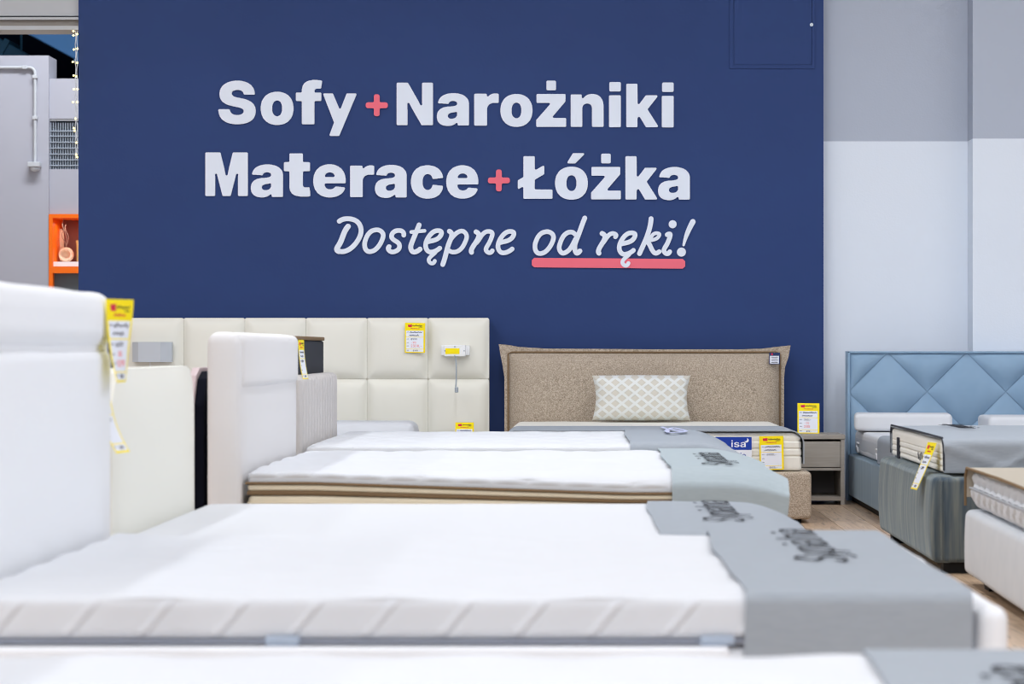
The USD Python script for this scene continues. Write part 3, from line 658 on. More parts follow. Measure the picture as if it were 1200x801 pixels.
o = thing('mattress', 'white mattress with slanting quilted side seams on the big white bed', 'mattress', (AX, AY, 0))
part(o, 'mattress_body', softbox(0.012, 2.03, -0.82, 0.82, 0.352, 0.443, 0.022, (420, 70, 8), disp=a_quilt), m_white, 50)
part(o, 'border_piping', softbox(0.01, 2.032, -0.826, 0.826, 0.3475, 0.3525, 0.002, (10, 8, 1)), m_greyline)
for u in (0.645, 1.525):
    part(o, 'handle', softbox(u, u + 0.07, -0.836, -0.822, 0.3445, 0.363, 0.005, (4, 1, 3)), m_handle, label='blue-grey fabric pull handle')
o = thing('foot_cover', 'grey cloth foot cover on the big white bed, black print towards the aisle', 'mattress cover', (AX, AY, 0), group='grey foot covers on the beds')
part(o, 'cloth', cover(1.613, 2.075, 0.824, 0.4485, 0.022, 0.32, 0.34, disp=wavy_lift(0.004, 7), wave=0.010), m_grey, 50)
part(o, 'print', cover_print(1.895, -0.22, 0.98, 0.115, 0.4590), m_coverink, False, label='black script printed on the cover')

# --- bed A2: cream headboard, hidden behind A
BX, BY = -1.335, 7.52
o = thing('upholstered_bed', 'cream upholstered bed with a low round-cornered headboard behind the big white bed', 'bed', (BX, BY, 0))
part(o, 'base', softbox(0, 2.02, -0.76, 0.76, 0.06, 0.26, 0.03, (12, 8, 3)), m_cream)
legs(o, 2.02, 0.76, 0.065)
hp = Polygon([(-0.64, 0.05), (0.79, 0.05), (0.79, 0.66), (0.785, 0.75), (0.755, 0.83), (0.70, 0.872), (0.64, 0.882), (-0.48, 0.882), (-0.56, 0.87), (-0.64, 0.78)]).buffer(0.004)
part(o, 'headboard', to_side(puff(hp, 0.02, 0.09, 8, 5), -0.022), m_cream, 50)
o = thing('mattress', 'smooth white mattress seen between the big white bed and the striped-edge mattress', 'mattress', (BX, BY, 0))
part(o, 'mattress_body', drooped(softbox(0.01, 2.0, -0.73, 0.73, 0.262, 0.418, 0.05, (60, 40, 5), disp=lambda p, n: 0.004 * fb(p, 4, 8) * (n[:, 2] > 0.3)), 2.04, 0.22, 0.07, 0.27, 0.42), m_white, 50)
o = thing('foot_cover', 'grey cloth foot cover sagging at the foot behind the big white bed', 'mattress cover', (BX, BY, 0), group='grey foot covers on the beds')
part(o, 'cloth', cover(1.53, 2.04, 0.733, 0.42, 0.05, 0.28, 0.28, disp=wavy_lift(0.006, 11), droop=0.07, droop_len=0.22, zdroop=0.27), m_grey, 50)
part(o, 'print', cover_print(1.80, -0.35, 0.95, 0.12, 0.4325), m_coverink, False, label='black script printed on the cover')

# --- bed B: pearl headboard, pillow-top mattress with brown piping
CXB, CYB = -1.265, 9.74
o = thing('upholstered_bed', 'pearl white upholstered bed with a tall padded headboard and head cushion', 'bed', (CXB, CYB, 0))
part(o, 'base', softbox(0, 2.0, -0.90, 0.90, 0.06, 0.30, 0.03, (12, 8, 3)), m_greywhite)
legs(o, 2.0, 0.90, 0.065)
part(o, 'headboard', softbox(-0.122, -0.005, -0.985, 0.80, 0.03, 1.005, 0.045, (2, 18, 12), disp=lambda p, n: 0.004 * fb(p, 4, 12)), m_greywhite, 50)
part(o, 'head_cushion', softbox(-0.06, 0.007, -0.90, 0.75, 0.795, 1.0, 0.03, (2, 24, 8), disp=lambda p, n: 0.006 * fb(p, 6, 13)), m_greywhite, 50)
def b_top(p, n):
    top = n[:, 2] > 0.75
    wav = 0.006 * np.sin(p[:, 0] * 15 + 1.8 * np.sin(p[:, 1] * 6)) * np.sin(p[:, 1] * 9 + 1.3 * np.sin(p[:, 0] * 6))
    edge = (n[:, 2] > 0.1) & ~top
    return wav * top + 0.007 * np.abs(np.sin(p[:, 0] * np.pi / 0.13)) * edge * (np.abs(n[:, 1]) > 0.2)
def sinkb(u): return 0.038 * np.clip((u - 0.25) / 1.15, 0, 1)
def sag(m):
    v = np.array(m.vertices); v[:, 2] -= sinkb(v[:, 0]) * np.clip((v[:, 2] - 0.31) / 0.13, 0, 1) * np.clip((0.7 - v[:, 1]) / 1.2, 0, 1); m.vertices = v; return m
def rim_sink(q): return (sinkb(q[:, 0]) + 0.006) * np.clip((0.7 - q[:, 1]) / 1.2, 0, 1) * np.clip((np.abs(q[:, 1]) - 0.79) / 0.09, 0, 1) ** 1.3 * np.clip((q[:, 2] - 0.32) / 0.1, 0, 1)
def rim(m):
    v = np.array(m.vertices); v[:, 2] -= rim_sink(v); m.vertices = v; return m
o = thing('mattress', 'pillow-top mattress with tan side and brown piping on the pearl white bed', 'mattress', (CXB, CYB, 0))
part(o, 'pillow_top', rim(drooped(softbox(0.015, 1.96, -0.88, 0.88, 0.455, 0.495, 0.018, (220, 90, 4), rbot=0.012, disp=b_top), 1.99, 0.25, 0.045, 0.41, 0.49)), m_white, 50)
part(o, 'upper_piping', sag(softbox(0.006, 1.968, -0.892, 0.892, 0.447, 0.456, 0.004, (40, 12, 1))), m_browntrim)
part(o, 'upper_border', sag(softbox(0.016, 1.958, -0.882, 0.882, 0.424, 0.447, 0.008, (40, 12, 2))), m_tanside)
part(o, 'middle_piping', sag(softbox(0.012, 1.962, -0.886, 0.886, 0.408, 0.425, 0.006, (40, 12, 1))), m_browntrim)
part(o, 'lower_border', sag(softbox(0.016, 1.958, -0.884, 0.884, 0.304, 0.408, 0.02, (40, 12, 3))), m_tanside)
part(o, 'lower_piping', sag(softbox(0.013, 1.961, -0.8865, 0.8865, 0.378, 0.383, 0.002, (40, 12, 1))), m_tanside)
part(o, 'label_strip', softbox(0.40, 0.66, -0.893, -0.883, 0.352, 0.374, 0.003, (6, 1, 2)), m_browntrim)
o = thing('foot_cover', 'pale grey cloth foot cover with a flared front corner beside the striped-edge mattress', 'mattress cover', (CXB, CYB, 0), group='grey foot covers on the beds')
part(o, 'cloth', rim(cover(1.565, 1.99, 0.898, 0.502, 0.03, 0.31, 0.33, disp=wavy_lift(0.007, 15), droop=0.045, droop_len=0.25, hem=0.012, zdroop=0.41)), m_greygreen, 50)
part(o, 'print', cover_print(1.80, -0.80, 1.05, 0.11, 0.5135), m_coverink, False, label='black script printed on the cover')

# --- bed C: charcoal board and ribbed panel, tufted mattress
DX, DY = -1.285, 11.71
o = thing('upholstered_bed', 'bed with a charcoal headboard, taupe top trim and silver ribbed panel', 'bed', (DX, DY, 0))
part(o, 'base', softbox(0, 1.98, -0.90, 0.90, 0.06, 0.30, 0.03, (12, 8, 3)), m_rib)
legs(o, 1.98, 0.90, 0.065)
part(o, 'headboard', softbox(-0.16, -0.098, -0.86, 0.90, 0.03, 0.985, 0.012, (1, 10, 8)), m_charcoal)
part(o, 'top_trim', softbox(-0.165, -0.093, -0.865, 0.905, 0.985, 1.004, 0.006, (1, 8, 1)), m_browntrim)
ribs = softbox(-0.095, -0.004, -0.90, 0.70, 0.30, 0.822, 0.03, (2, 160, 10), disp=lambda p, n: (-0.013 * np.exp(-((np.mod(p[:, 1] / 0.115 + 0.06 * np.sin(p[:, 2] * 60), 1) - 0.5) / 0.10) ** 2)) * (n[:, 0] > 0.5))
part(o, 'ribbed_panel', ribs, m_rib, 50)
def tufts(p, n):
    top = n[:, 2] > 0.7
    i = np.round(p[:, 1] / 0.22); off = (i % 2) * 0.11
    du = np.mod(p[:, 0] - off + 0.11, 0.22) - 0.11; dv = p[:, 1] - i * 0.22
    return (-0.032 * np.exp(-(du ** 2 + dv ** 2) / 0.045 ** 2) + 0.006 * fb(p, 3, 20)) * top
o = thing('mattress', 'white button-tufted mattress in front of the ivory tile headboard', 'mattress', (DX, DY, 0))
part(o, 'mattress_body', drooped(softbox(0.01, 1.93, -0.88, 0.88, 0.302, 0.515, 0.04, (150, 130, 6), disp=tufts), 1.97, 0.22, 0.06, 0.33, 0.515), m_white, 50)
o = thing('foot_cover', 'grey cloth foot cover with a pale lavender print on the tufted mattress', 'mattress cover', (DX, DY, 0), group='grey foot covers on the beds')
def c_wr(q, n):
    return np.maximum(0.012 * (fb(q * [4, 3, 5], 1, 22) + 0.2), 0) + 0.010 * np.exp(-((q[:, 0] - 1.8 - 0.05 * q[:, 1]) / 0.05) ** 2) * (n[:, 1] < -0.5)
part(o, 'cloth', cover(1.465, 1.97, 0.883, 0.52, 0.05, 0.33, 0.33, disp=c_wr, droop=0.06, droop_len=0.22, zdroop=0.33), m_grey, 50)
pr = strokes([([(1.62, 0.1), (1.68, 0.3), (1.75, 0.42), (1.80, 0.3), (1.84, 0.05), (1.70, -0.05), (1.66, 0.15)], 0.02), ([(1.68, 0.3), (1.80, 0.05)], 0.025), ([(1.62, 0.5), (1.66, 0.3)], 0.018)])
pr = fit(pr, 1.655, -0.02, 1.775, 0.85)
e = extrude(pr.simplify(0.003), 0.0015); e.apply_translation((0, 0, 0.537)); part(o, 'print', e, m_lavender, False, label='pale lavender emblem printed on the cover')

# --- back-to-back headboard peeping out in the gap
o = thing('headboard', 'dusty pink headboard with a black cloth back in the gap beside the pearl headboard', 'headboard', (-1.5, 9.0, 0))
hp = Polygon([(0, 0.05), (1.3, 0.05), (1.3, 0.80), (1.2, 0.868), (0.16, 0.868), (0.07, 0.84), (0.0, 0.74)])
part(o, 'black_back', to_side(puff(hp.buffer(-0.01), 0.006, 0.035, 5, 6), 0.065), m_blackcloth, 50)
part(o, 'front_padding', to_side(puff(hp.buffer(0.004), 0.05, 0.03, 7, 5), 0.0, -1), m_pink, 50)

# ======================================================== beds along the back wall
# --- ivory tile headboard
o = thing('upholstered_bed', 'wide ivory bed whose headboard is padded in square tiles, against the navy wall', 'bed')
iy = 15.13
ivx = np.linspace(ax(142, 15.08), ax(573, 15.08), 7); ivz = [az(372, 15.08) - k_ * (72 * 15.08 / F) for k_ in range(4)]
part(o, 'headboard', softbox(ivx[0] + 0.004, ivx[-1] - 0.004, iy, PY - 0.004, 0.0, ivz[0] - 0.004, 0.012, (6, 1, 4)), m_ivoryseam)
for r_ in range(3):
    for c_ in range(6):
        z1 = ivz[r_]; z0 = max(ivz[r_ + 1], 0.01)
        a = rrect(ivx[c_] + 0.001, z0 + 0.001, ivx[c_ + 1] - 0.001, z1 - 0.001, 0.012)
        part(o, 'tile_panel', to_wall(puff(a, 0.042, 0.004, 16, 5, soft=0.03), iy - 0.004), m_ivory, 50)
part(o, 'base', softbox(-2.68, -0.85, 12.98, iy - 0.05, 0.05, 0.19, 0.03, (8, 10, 2)), m_ivory)
for x in (-2.6, -0.98):
    for y in (13.05, 14.9): part(o, 'leg', bx(x, x + 0.05, y, y + 0.05, 0, 0.055), m_black, False)
o = thing('mattress', 'low white mattress in front of the ivory tile headboard', 'mattress')
part(o, 'mattress_body', softbox(-2.66, -0.87, 13.0, iy - 0.06, 0.192, 0.34, 0.04, (20, 20, 3)), m_white, 50)
def pillow(name, label, cat, loc, w, d, h, rotz, m=m_white, grp=None, r=0.06):
    o = thing(name, label, cat, loc, rotz, grp)
    part(o, 'pillow_body', softbox(-w / 2, w / 2, -d / 2, d / 2, 0, h, min(h * 0.46, r), (16, 10, 3), disp=lumps(0.006, 6, int(w * 100))), m, 50)
    return o
pillow('pillow', 'flat white pillow at the foot of the ivory tile headboard', 'pillow', (ax(489, 14.7) - 0.36, 14.7, 0.342), 0.72, 0.4, az(494, 14.55) - 0.342, 0)

# reading lamps on the ivory headboard
ly = 15.085
o = thing('reading_lamp', 'boxy silver-grey wall lamp on the left of the ivory tile headboard', 'lamp', group='reading lamps on the ivory headboard')
def prism(pts_xy, z0, z1):
    m = trimesh.creation.extrude_polygon(Polygon(pts_xy).buffer(-0.003).buffer(0.003), z1 - z0, engine='earcut'); m.apply_translation((0, 0, z0)); return m
p0, p1, p2, p3 = ax(153.5, 14.98), ax(161, 14.96), ax(187, 14.96), ax(199.5, 14.98)
part(o, 'shade', prism([(p0, ly - 0.005), (p0, ly - 0.06), (p1, ly - 0.10), (p2, ly - 0.10), (p3, ly - 0.05), (p3, ly - 0.005)], az(424, 14.97), az(400.5, 14.97)), m_lampgrey, 20)
part(o, 'mount', softbox(p0 + 0.03, p3 - 0.03, ly - 0.012, ly - 0.001, az(421, 14.97), az(404, 14.97), 0.003, (1, 1, 1)), m_lampgrey)
part(o, 'cord', tube([at(175.8, 424, 15.05), at(176, 470, 15.06)], 0.003, 6), m_lampwhite)
o = thing('reading_lamp', 'white wall lamp with a yellow sticker and a hanging flexible arm on the ivory headboard', 'lamp', group='reading lamps on the ivory headboard')
bx0, bx1 = ax(516.5, 15.0), ax(550, 15.0)
part(o, 'back_plate', softbox(bx0, bx1, ly - 0.04, ly - 0.002, az(416, 15.0), az(404.5, 15.0), 0.004, (1, 1, 1)), m_lampwhite)
part(o, 'body', softbox(ax(520.5, 15.0), ax(545.5, 15.0), ly - 0.085, ly - 0.038, az(417.5, 15.0), az(404, 15.0), 0.006, (2, 2, 2)), m_lampwhite)
part(o, 'sticker', bx(ax(522, 15), ax(538.5, 15), ly - 0.0865, ly - 0.085, az(414.6, 15), az(408, 15)), m_yellow, False)
for q in ((533, 406), (521.6, 410.7), (544, 410.7), (533, 416.5)):
    s_ = trimesh.creation.icosphere(1, 0.0045); s_.apply_translation(at(q[0], q[1], ly - 0.085)); part(o, 'screw', s_, m_steel)
arm = [at(533.5, 417, 15.02)] + [at(534 + 0.8 * math.sin(t_ * 3), 417 + 38 * t_, 15.02 - 0.02 * t_) for t_ in np.linspace(0.05, 1, 10)]
part(o, 'flexible_arm', tube(arm, 0.0045, 8), m_steel)
hd = softbox(-0.011, 0.011, -0.014, 0.014, -0.017, 0.017, 0.005, (1, 1, 1)); hd.apply_translation(at(535, 456.5, 15.0)); part(o, 'lamp_head', hd, m_steel)

price_card('yellow price card stuck high on the ivory tile headboard', flat_map(at(474.3, 413, 15.07), tilt=-0.5), ax(498, 15.07) - ax(474.3, 15.07), az(378, 15.07) - az(413, 15.07), '8999', '8999', ('-90', '2308,-'), seed=21)
price_card('yellow price card standing on the bed at the foot of the ivory headboard', flat_map((ax(533.4, 14.62), 14.62, 0.342), lean=6), 0.112, 0.156, '4999', '4999', seed=31)

# --- taupe bed
ey, es = 15.12, 15.12 / F
o = thing('upholstered_bed', 'taupe woven bed with a flanged headboard against the navy wall', 'bed')
fl = [(591, 640), (591, 441), (589, 428), (586.5, 416), (584.5, 403), (596, 404), (608, 406.3), (640, 408.2), (760, 409), (870, 409), (893, 408.3), (912, 406), (926.5, 404.5), (924, 418), (920, 430), (918.8, 444), (918.8, 640)]
flp = Polygon([(ax(a, ey), max(az(b, ey), 0.0)) for a, b in fl])
fm = extrude(flp, 0.028); v = np.array(fm.vertices); fm.vertices = np.column_stack([v[:, 0], ey + 0.028 - v[:, 2] + 0.0, v[:, 1]]); fm.fix_normals()
part(o, 'flange', fm, m_taupe, 30)
part(o, 'flange_seam', tube([at(595.5, 640, ey - 0.003), at(595.5, 440, ey - 0.003), at(595.5, 414, ey - 0.003), at(600, 412.3, ey - 0.003), at(755, 412.6, ey - 0.003), at(910, 412.3, ey - 0.003), at(914.3, 415, ey - 0.003), at(914.3, 440, ey - 0.003), at(914.3, 640, ey - 0.003)], 0.006, 6), m_browntrim)
bp = rrect(ax(597, ey), 0.02, ax(913, ey), az(413.5, ey), 0.03)
part(o, 'headboard', to_wall(puff(bp, 0.07, 0.01, 16, 7, soft=0.04), ey - 0.001), m_taupe, 50)
part(o, 'headboard_back', softbox(ax(600, ey), ax(910, ey), ey + 0.027, PY - 0.003, 0.02, az(416, ey), 0.02, (4, 1, 4)), m_taupe)
ecx, ehw, efy = 0.347, 0.857, 13.07
part(o, 'base', softbox(ecx - ehw, ecx + ehw, efy, ey - 0.07, 0.02, 0.278, 0.022, (16, 16, 4), disp=lumps(0.004, 4, 30)), m_taupe, 50)
for x in (ecx - ehw + 0.05, ecx + ehw - 0.11):
    for y in (efy + 0.05, 14.85): part(o, 'leg', bx(x, x + 0.06, y, y + 0.06, 0, 0.025), m_black, False)
o = thing('mattress', 'cream mattress with horizontal channels on the taupe bed', 'mattress')
def e_side(p, n):
    f = np.mod((p[:, 2] - 0.28) / 0.0405, 1.0)
    return (-0.006 * np.exp(-((f - 0.0) / 0.09) ** 2) - 0.006 * np.exp(-((f - 1.0) / 0.09) ** 2)) * (np.abs(n[:, 2]) < 0.5) + 0.004 * fb(p, 6, 31)
em = softbox(ecx - 0.808, ecx + 0.808, efy + 0.03, 15.03, 0.281, 0.492, 0.05, (40, 30, 30), rbot=0.02, disp=e_side)
part(o, 'mattress_body', em, m_creamside, 50)
part(o, 'top_piping', tube([(ecx - 0.80, efy + 0.045, 0.455)] + [(ecx - 0.76 + 1.52 * t_, efy + 0.043, 0.4815) for t_ in np.linspace(0, 1, 14)] + [(ecx + 0.80, efy + 0.045, 0.455)], 0.004, 6), m_lampwhite)
o = thing('foot_cover', 'slate grey cloth foot cover lying flat on the taupe bed', 'mattress cover', (ecx, 15.03, 0), -90, group='grey foot covers on the beds')
part(o, 'cloth', cover(1.18, 1.935, 0.815, 0.495, 0.07, 0.30, 0.32, t=0.006, disp=wavy_lift(0.002, 33), wave=0.004), m_grey, 50)
# patterned cushion
o = thing('cushion', 'white cushion with a beige diamond lattice leaning on the taupe headboard', 'cushion', (ax(751.5, 14.85), 14.85, 0.499 + 0.142))
nu_, nv_ = 40, 26
U, V_ = np.meshgrid(np.linspace(-1, 1, nu_), np.linspace(-1, 1, nv_), indexing='ij')
hw_, hh_ = 0.302, 0.140
cx2 = hw_ * U * (1 - 0.075 * (1 - V_ ** 2) * np.abs(U) ** 3); cz2 = hh_ * V_ * (1 + 0.03 * (1 - U ** 2) * 0 - 0.02 * np.abs(U))
th_ = 0.085 * np.clip(1 - U ** 4, 0, 1) ** 0.5 * np.clip(1 - V_ ** 4, 0, 1) ** 0.5 + 0.006
wr_ = 0.010 * (meshkit.fbm(np.stack([cx2 * 14, cz2 * 14, 0 * cx2], -1), 3, 40) - 0.5)
fr = np.stack([cx2, -th_ - wr_ * (th_ > 0.03), cz2], -1).reshape(-1, 3); bk = np.stack([cx2, th_, cz2], -1).reshape(-1, 3)
i, j = np.meshgrid(np.arange(nu_ - 1), np.arange(nv_ - 1), indexing='ij'); a = (i * nv_ + j).ravel(); b = a + nv_
f = np.vstack([np.stack([a, b, b + 1], 1), np.stack([a, b + 1, a + 1], 1)]); NN = nu_ * nv_
idx = np.arange(NN).reshape(nu_, nv_); rim = np.concatenate([idx[:, 0], idx[-1, 1:], idx[-2::-1, -1], idx[0, -2::-1]])
cm = trimesh.Trimesh(np.vstack([fr, bk]), np.vstack([f, f[:, ::-1] + NN, np.stack([rim[:-1], rim[:-1] + NN, rim[1:] + NN], 1), np.stack([rim[:-1], rim[1:] + NN, rim[1:]], 1)]), process=False); cm.fix_normals()
R_ = trimesh.transformations.rotation_matrix(math.radians(-8), [1, 0, 0]); 
part(o, 'cushion_body', cm, m_lattice, 60)
# tags on the taupe bed
ty = efy + 0.022
price_card('yellow price card hung on the foot end of the cream channelled mattress', flat_map(at(890.5, 550.5, ty - 0.008), tilt=1.2), ax(918, ty) - ax(889.8, ty), az(510.8, ty) - az(550.3, ty), '6900,-', '8800,-', seed=41)
o = thing('mattress_label', 'blue and white product label with white letters on the foot end of the cream mattress', 'label')
f_ = flat_map(at(838, 539.2, ty - 0.006), tilt=0)
lw, lh = ax(880.8, ty) - ax(838, ty), az(511.8, ty) - az(539.2, ty)
part(o, 'blue_field', warp(sheet(0, lh * 0.45, lw, lh, -0.001, 0, 2, 2), f_), m_tagblue, False)
part(o, 'white_field', warp(sheet(0, 0, lw, lh * 0.45, -0.001, 0, 2, 2), f_), m_paper, False)
cre = Point(0.86 * lw, 0.86 * lh).buffer(0.012).difference(Point(0.86 * lw - 0.007, 0.86 * lh + 0.006).buffer(0.011))
part(o, 'white_letters', bent(union_all([words('isa', 0.44 * lw, 0.57 * lh, 0.036, 600, 0.40 * lw), cre]), 0.0006, f_), m_paper, False)
part(o, 'blue_letters', bent(words('Quie', 0.42 * lw, 0.12 * lh, 0.026, 600, 0.42 * lw), 0.0006, f_), m_tagblue, False)
o = thing('product_tag', 'small navy and white tag pinned to the right end of the taupe headboard', 'tag')
f_ = flat_map(at(901.3, 426.5, ey - 0.075), tilt=0)
tw_, th2 = ax(914, ey) - ax(901.3, ey), az(413, ey) - az(426.5, ey)
part(o, 'tag_card', warp(sheet(0, 0, tw_, th2, -0.001, 0, 2, 2), f_), m_tagnavy, False)
part(o, 'white_field', warp(sheet(0.08 * tw_, 0.06 * th2, 0.9 * tw_, 0.72 * th2, 0, 0.0005, 2, 2), f_), m_paper, False)
part(o, 'red_dot', bent(Point(0.27 * tw_, 0.86 * th2).buffer(0.006), 0.0006, f_), m_logored, False)
part(o, 'print', bent(union_all([squiggle(0.2 * tw_, 0.8 * tw_, y * th2, 0.05 * th2, 50 + i_, 0.0012) for i_, y in enumerate((0.58, 0.42, 0.26, 0.12))]), 0.0010, f_), m_ink, False)
part(o, 'pin', tube([f_(np.array([[tw_ / 2, th2, 0]]))[0], f_(np.array([[tw_ / 2, th2 * 0.98, -0.03]]))[0]], 0.0015, 6), m_steel)

# --- nightstand
nyf, nyb = 14.6, 15.0
nx0, nx1 = 1.232, ax(989.6, nyf)
o = thing('nightstand', 'grey oak nightstand with one drawer and an open shelf', 'nightstand')
t2 = 0.022
part(o, 'top', softbox(nx0 - 0.004, nx1 + 0.004, nyf - 0.006, nyb, az(514.5, nyf), az(509, nyf), 0.003, (2, 2, 1)), m_oak)
zt, zd = az(514.5, nyf) - 0.0005, az(548, nyf)
for x in (nx0, nx1 - t2): part(o, 'side_panel', bx(x, x + t2, nyf, nyb, 0, zt), m_oak, False)
part(o, 'back_panel', bx(nx0 + t2, nx1 - t2, nyb - 0.02, nyb, 0.03, zt), m_oakdark, False)
dr = part(o, 'drawer', softbox(nx0 + t2 + 0.002, nx1 - t2 - 0.002, nyf + 0.002, nyb - 0.03, zd + 0.004, zt - 0.012, 0.003, (2, 2, 2)), m_oak)
part(o, 'drawer_rail', bx(nx0 + t2, nx1 - t2, nyf + 0.004, nyf + 0.03, zd - 0.016, zd), m_oak, False)
part(o, 'shelf', bx(nx0 + t2, nx1 - t2, nyf + 0.01, nyb - 0.02, az(586.4, nyf), az(581.7, nyf)), m_oak, False)
cy_ = 14.78; cc = np.array([ax(934.5, cy_), cy_, az(509, nyf) + 0.002])
pc = price_card('yellow price card standing on the grey oak nightstand', flat_map(cc, tilt=-0.8, lean=8), 0.134, 0.186, '365,-', '299,-', ('-15', '285'), seed=61)
part(pc, 'stand_leg', bx(cc[0] + 0.05, cc[0] + 0.085, cc[1] + 0.01, cc[1] + 0.07, cc[2] - 0.001, cc[2] + 0.002), m_plasticwrap, False)

# --- blue velvet bed
gx0, gx1, gyf, gyb = ax(993, 15.02), 3.70, 15.02, 15.14
gz1 = az(411.3, gyf)
o = thing('upholstered_bed', 'blue velvet bed with a diamond-quilted headboard against the pale wall', 'bed')
part(o, 'headboard', bx(gx0, gx1, gyf + 0.012, gyb, 0.0, gz1), m_blue, False)
fr_ = 0.016
part(o, 'headboard_frame', cat_([softbox(gx0, gx0 + fr_, gyf - 0.012, gyf + 0.012, 0, gz1, 0.004, (1, 1, 6)), softbox(gx1 - fr_, gx1, gyf - 0.012, gyf + 0.012, 0, gz1, 0.004, (1, 1, 6)), softbox(gx0, gx1, gyf - 0.012, gyf + 0.012, gz1 - fr_ * 0.8, gz1, 0.004, (12, 1, 1))]), m_blue)
area = sbox(gx0 + fr_, 0.02, gx1 - fr_, gz1 - fr_ * 0.8)
hp_, vp_ = 92.3 * 15.02 / F / 2, 46.0 * 15.02 / F
cx0, cz0 = ax(1040.5, 15.02), az(413.0, 15.02) - vp_
for i in range(-3, 9):
    for j in range(-5, 3):
        if (i + j) % 2: continue
        c0, z0_ = cx0 + i * hp_, cz0 + j * vp_
        g = Polygon([(c0 - hp_, z0_), (c0, z0_ - vp_), (c0 + hp_, z0_), (c0, z0_ + vp_)]).buffer(-0.0012).intersection(area)
        for q in polys(g):
            if q.area > 0.002: part(o, 'quilted_panel', to_wall(puff(q, 0.042 * min(1, q.area / 0.1 + 0.35), 0.004, 14, 2.2, 0.02, soft=0.07), gyf + 0.006), m_blue, 50)
gyf2 = 12.92
part(o, 'side_rail', softbox(1.612, 1.70, gyf2, gyf - 0.015, 0.035, 0.292, 0.012, (2, 14, 4)), m_steelvelvet)
part(o, 'side_rail', softbox(3.60, 3.69, gyf2, gyf - 0.015, 0.035, 0.292, 0.012, (2, 14, 4)), m_steelvelvet)
part(o, 'foot_rail', softbox(1.705, 3.595, gyf2, gyf2 + 0.08, 0.035, 0.292, 0.012, (10, 2, 4)), m_blue)
part(o, 'plinth', bx(1.635, 3.66, gyf2 + 0.03, gyf - 0.02, 0, 0.036), m_black, False)
part(o, 'slat_deck', bx(1.705, 3.595, gyf2 + 0.085, gyf - 0.02, 0.24, 0.285), m_oakdark, False)
o = thing('mattress', 'pale grey zip-sided mattress with white strap loops on the blue velvet bed', 'mattress')
part(o, 'mattress_body', softbox(1.648, 3.56, 12.97, 14.97, 0.294, 0.442, 0.03, (20, 20, 4), disp=lumps(0.005, 4, 70)), m_white, 50)
part(o, 'grey_border', softbox(1.6465, 3.5615, 12.968, 14.972, 0.31, 0.418, 0.028, (4, 4, 2)), m_lampgrey)
for yy in (14.72, 13.72):
    q = [(1.641, yy, 0.37), (1.638, yy + 0.05, 0.37), (1.638, yy + 0.06, 0.345), (1.638, yy + 0.01, 0.34), (1.638, yy - 0.02, 0.315)]
    part(o, 'strap_loop', tube(q, 0.007, 6), m_lampwhite)
o = thing('foot_cover', 'grey cloth foot cover hanging over the side of the blue velvet bed', 'mattress cover', (2.604, 14.97, 0), -90, group='grey foot covers on the beds')
part(o, 'cloth', cover(1.28, 2.03, 0.964, 0.446, 0.03, 0.296, 0.296, disp=wavy_lift(0.006, 71)), m_grey, 50)
pillow('pillow', 'white block pillow on the left of the blue velvet bed', 'pillow', (1.905, 14.68, 0.447), 0.585, 0.36, 0.106, -6, r=0.026, grp='white pillows on the blue velvet bed')
pillow('pillow', 'white block pillow on the blue velvet bed, cut off by the right picture edge', 'pillow', (2.74, 14.6, 0.447), 0.72, 0.42, 0.092, 0, r=0.026, grp='white pillows on the blue velvet bed')

# ======================================================== row of beds on the right (feet to the left)
# --- slate velvet box bed
hx, hy0, hy1 = 1.442, 10.12, 11.97
o = thing('box_bed', 'slate grey velvet box bed on black legs by the aisle', 'bed')
def panel_bulge(p, n):
    return 0.012 * np.sin(np.clip((p[:, 2] - 0.04) / 0.37, 0, 1) * np.pi) * (n[:, 0] < -0.5) + 0.004 * fb(p * [3, 9, 2], 1, 80)
part(o, 'foot_panel', softbox(hx, hx + 0.10, hy0 + 0.004, hy1, 0.045, 0.412, 0.03, (3, 40, 14), disp=panel_bulge), m_slate, 50)
part(o, 'box', softbox(hx + 0.035, 3.6, hy0, hy1 - 0.004, 0.048, 0.404, 0.022, (20, 16, 4)), m_slate, 50)
part(o, 'corner_seam', tube([(hx + 0.035, hy0 + 0.001, 0.06), (hx + 0.035, hy0 + 0.001, 0.39)], 0.004, 6), m_slate)
for x, y in ((hx + 0.05, hy0 + 0.05), (hx + 0.03, hy1 - 0.25), (3.4, hy0 + 0.05), (3.4, hy1 - 0.15)):
    part(o, 'leg', bx(x, x + 0.14, y, y + 0.08, 0, 0.05), m_black, False)
o = thing('mattress', 'cream channelled mattress with a honeycomb border on the slate velvet box bed', 'mattress')
def h_side(p, n):
    lo = p[:, 2] < 0.50
    f = np.mod((p[:, 2] - 0.415) / 0.0285, 1.0)
    return -0.006 * (np.exp(-(f / 0.12) ** 2) + np.exp(-((f - 1) / 0.12) ** 2)) * lo * (np.abs(n[:, 2]) < 0.5) + 0.006 * fb(p, 5, 82) * (n[:, 2] > -0.5)
part(o, 'mattress_body', softbox(1.50, 3.5, 10.20, 11.97, 0.419, 0.555, 0.022, (30, 40, 26), rbot=0.012, disp=h_side), m_creamside, 50)
part(o, 'strap', softbox(1.492, 1.503, 11.66, 11.72, 0.415, 0.515, 0.003, (1, 1, 3)), m_charcoal, label='dark vertical strap')
lg = strokes([([(10.86, 0.475), (10.83, 0.45), (10.80, 0.44), (10.77, 0.455), (10.75, 0.43)], 0.005), ([(10.97, 0.47), (10.95, 0.45)], 0.006), ([(10.90, 0.468), (10.91, 0.445)], 0.005)])
